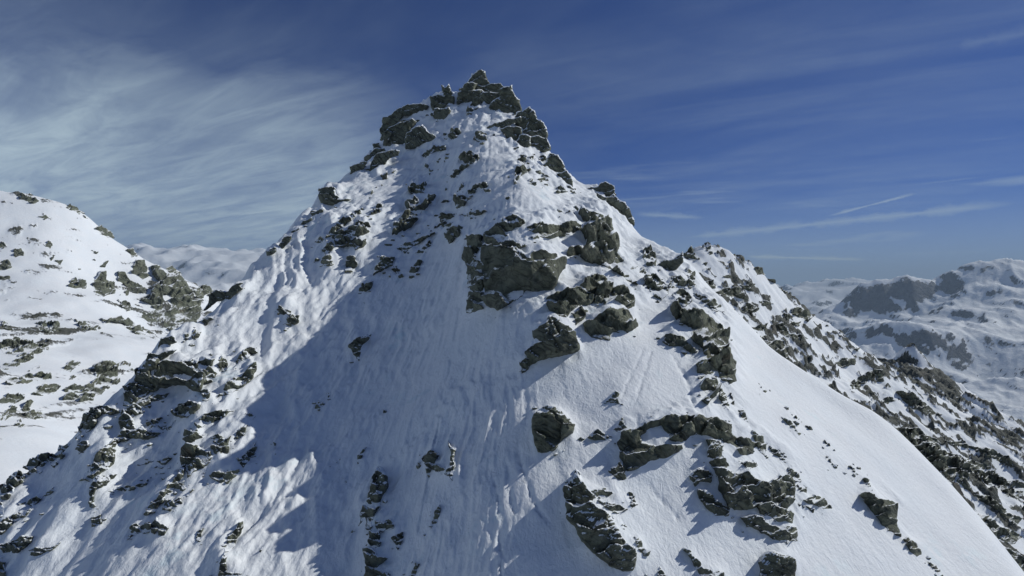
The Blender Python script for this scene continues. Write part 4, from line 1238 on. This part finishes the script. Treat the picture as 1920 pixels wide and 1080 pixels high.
    up1 = -(ox1 / 0.50 * sa + oy1 / 0.72 * ca) * cell                  # pixels above the middle of the block
    high = np.clip((pts[:, 1].max() - pts[:, 1]) / max(np.ptp(pts[:, 1]), 1.0), 0, 1)
    rise = np.clip(d / np.maximum(edge * (1 + (0.9 * high ** 2 if depth_given is None else 0)) * min(inr, 22.0), 1.5), 0, 1)
    prof = 1 - (1 - rise) ** 3.0
    tall = np.clip((pts[:, 1].mean() - pts[:, 1]) * 0.35, -cell, cell) + up1
    h = H * (0.62 + blocky * facet) + steep * run * np.clip(tall, -1.3 * cell, 1.3 * cell)
    h = h + H * fbm(a1 * 2.6, b1 * 5.5, 4, s0 + 30, 0.58) * 0.10
    h = np.where(rim, 0.0, np.maximum(h, 0.10 * H) * prof)
    sink = np.where(on, 0.05 * H + 0.0015 * depth, 0.0) * (1 - prof)
    base3 = R * base[:, None]
    front = base3 + out * (h - sink)[:, None]
    bk = np.where(rim, 0.0, (0.35 if on.any() else 0.62) * H * (1 - (1 - rise) ** 2) * (0.8 + 0.5 * facet))
    backv = base3 - out * (bk + sink)[:, None]
    n = len(front)
    inner = np.where(~rim)[0]
    bmap = np.arange(n)
    bmap[inner] = n + np.arange(len(inner))
    verts = np.vstack([front, backv[inner]])
    f_front = q[:, ::-1]
    f_back = bmap[q]
    faces = np.vstack([f_front, f_back])
    org = base3.mean(0)
    me = bpy.data.meshes.new(name)
    v = (verts - org).astype(np.float32)
    tri = np.vstack([faces[:, [0, 1, 2]], faces[:, [0, 2, 3]]]).astype(np.int32)
    bad = (tri[:, 0] == tri[:, 1]) | (tri[:, 1] == tri[:, 2]) | (tri[:, 0] == tri[:, 2])
    tri = tri[~bad]
    me.vertices.add(len(v))
    me.vertices.foreach_set('co', v.ravel())
    me.loops.add(tri.size)
    me.loops.foreach_set('vertex_index', tri.ravel())
    me.polygons.add(len(tri))
    me.polygons.foreach_set('loop_start', np.arange(0, tri.size, 3, dtype=np.int32))
    me.update(calc_edges=True)
    # how likely drifted snow lies over the rim: more along the upper edge
    upper = np.clip((pts[:, 1].max() - pts[:, 1]) / max(np.ptp(pts[:, 1]), 1.0), 0, 1)
    drift = (1 - np.clip(d / max(0.28 * min(inr, 16.0), 2.0), 0, 1)) * (0.35 + 0.65 * upper ** 1.3)
    at = me.attributes.new('drift', 'FLOAT', 'POINT')
    at.data.foreach_set('value', np.concatenate([drift, np.zeros(len(inner))]).astype(np.float32))
    me.materials.append(mat or ROCK)
    o = bpy.data.objects.new(name, me)
    o.location = org
    scene.collection.objects.link(o)
    return o


# ------------------------------------------------------------------ build the rocks
GROUND = {'main': BV_MAIN, 'left': BV_LEFT, 'ridge': BV_RIDGE}


def tag(o, label, cat, group=None):
    o['label'] = label
    o['category'] = cat
    o['kind'] = 'thing'
    if group:
        o['group'] = group


seed = 0
for name, label, cat, texts, group, kw in SPECS:
    kw = dict(kw)
    bvh = GROUND[kw.pop('bvh', 'main')]
    objs = []
    for t in texts:
        seed += 1
        part, dp, poly = parse(t)
        objs.append(rock_mesh(name if len(texts) == 1 else part or 'block', poly, bvh, seed, depth=dp, **kw))
    if len(objs) == 1:
        tag(objs[0], label, cat, group)
        continue
    e = bpy.data.objects.new(name, None)
    e.empty_display_size = 0.5
    e.location = sum((o.location for o in objs), Vector()) / len(objs)
    scene.collection.objects.link(e)
    for o in objs:
        o.location = o.location - e.location
        o.parent = e
    tag(e, label, cat, group)


# ------------------------------------------------------------------ loose stones round the outcrops: far too many to count
def stones():
    rng = np.random.RandomState(77)
    V, F = [], []
    n = 0
    ico = np.array([[0, 0, 1], [0.9, 0, 0.4], [0.28, 0.85, 0.4], [-0.72, 0.53, 0.4], [-0.72, -0.53, 0.4], [0.28, -0.85, 0.4], [0.72, 0.53, -0.4], [-0.28, 0.85, -0.4],
                    [-0.9, 0, -0.4], [-0.28, -0.85, -0.4], [0.72, -0.53, -0.4], [0, 0, -1]])
    fi = np.array([[0, 1, 2], [0, 2, 3], [0, 3, 4], [0, 4, 5], [0, 5, 1], [1, 6, 2], [2, 7, 3], [3, 8, 4], [4, 9, 5], [5, 10, 1], [2, 6, 7], [3, 7, 8], [4, 8, 9], [5, 9, 10], [1, 10, 6],
                   [6, 11, 7], [7, 11, 8], [8, 11, 9], [9, 11, 10], [10, 11, 6]])
    spots = []
    for name, label, cat, texts, group, kw in SPECS:
        if kw.get('bvh', 'main') != 'main':
            continue
        for tx in texts:
            p = parse(tx)[2]
            e = np.hypot(*(np.roll(p, -1, 0) - p).T)
            k = rng.poisson(e.sum() / (30.0 if p[:, 0].mean() < 640 or p[:, 1].mean() < 400 else 44.0))
            for _ in range(k):
                i = rng.choice(len(p), p=e / e.sum())
                q = p[i] + rng.rand() * (np.roll(p, -1, 0)[i] - p[i]) + rng.normal(0, 1, 2) * (9, 7) + (-3, 5)
                spots.append((q, rng.gamma(1.6, 1.1) + 0.6))
    px = np.array([s[0] for s in spots])
    dep, nor = cast(BV_MAIN, px)
    R = rays(px)
    for (q, size), z, nn, ray in zip(spots, dep, nor, R):
        if np.isnan(z):
            continue
        c = ray * z
        m = size * z / FPX
        a = rng.uniform(0, 6.28)
        s = np.array([rng.uniform(0.9, 2.2), rng.uniform(0.6, 1.2), rng.uniform(0.5, 1.1)]) * m
        v = ico * rng.uniform(0.65, 1.15, (12, 1)) * s
        ca, sa = math.cos(a), math.sin(a)
        v = np.stack([v[:, 0] * ca - v[:, 1] * sa, v[:, 0] * sa + v[:, 1] * ca, v[:, 2]], 1)
        V.append(c + v + nn * 0.15 * m)
        F.append(fi + n)
        n += 12
    V = np.vstack(V)
    F = np.vstack(F)
    me = bpy.data.meshes.new('rock_fragments')
    me.from_pydata(V.tolist(), [], F.tolist())
    me.materials.append(ROCK)
    o = bpy.data.objects.new('rock_fragments', me)
    scene.collection.objects.link(o)
    o['kind'] = 'stuff'
    o['label'] = 'loose dark rock fragments strewn on snow around the outcrops'
    o['category'] = 'rubble'


stones()


# ------------------------------------------------------------------ thin haze over the whole landscape
def haze():
    import bmesh
    bm = bmesh.new()
    bmesh.ops.create_cube(bm, size=1.0)
    me = bpy.data.meshes.new('haze')
    bm.to_mesh(me)
    bm.free()
    o = bpy.data.objects.new('haze', me)
    co = []
    for s in scene.objects:
        if s.type == 'MESH' and s.get('kind') == 'structure':
            v = np.empty(len(s.data.vertices) * 3, np.float32)
            s.data.vertices.foreach_get('co', v)
            v = v.reshape(-1, 3)
            co += [v.min(0), v.max(0)]
    co = np.array(co)
    lo, hi = co.min(0) - (200, 200, 1), co.max(0) + (200, 200, 15)
    o.scale = hi - lo
    o.location = (lo + hi) / 2
    scene.collection.objects.link(o)
    m = bpy.data.materials.new('haze')
    m.use_nodes = True
    nt = m.node_tree
    nt.nodes.clear()
    v = nt.nodes.new('ShaderNodeVolumePrincipled')
    v.inputs['Color'].default_value = (0.62, 0.80, 1.0, 1)
    v.inputs['Density'].default_value = HAZE
    v.inputs['Anisotropy'].default_value = 0.0
    out = nt.nodes.new('ShaderNodeOutputMaterial')
    nt.links.new(v.outputs[0], out.inputs['Volume'])
    me.materials.append(m)
    o['kind'] = 'stuff'
    o['label'] = 'thin bluish mountain haze over the far ranges'
    o['category'] = 'haze'


HAZE = 0.00006
haze()
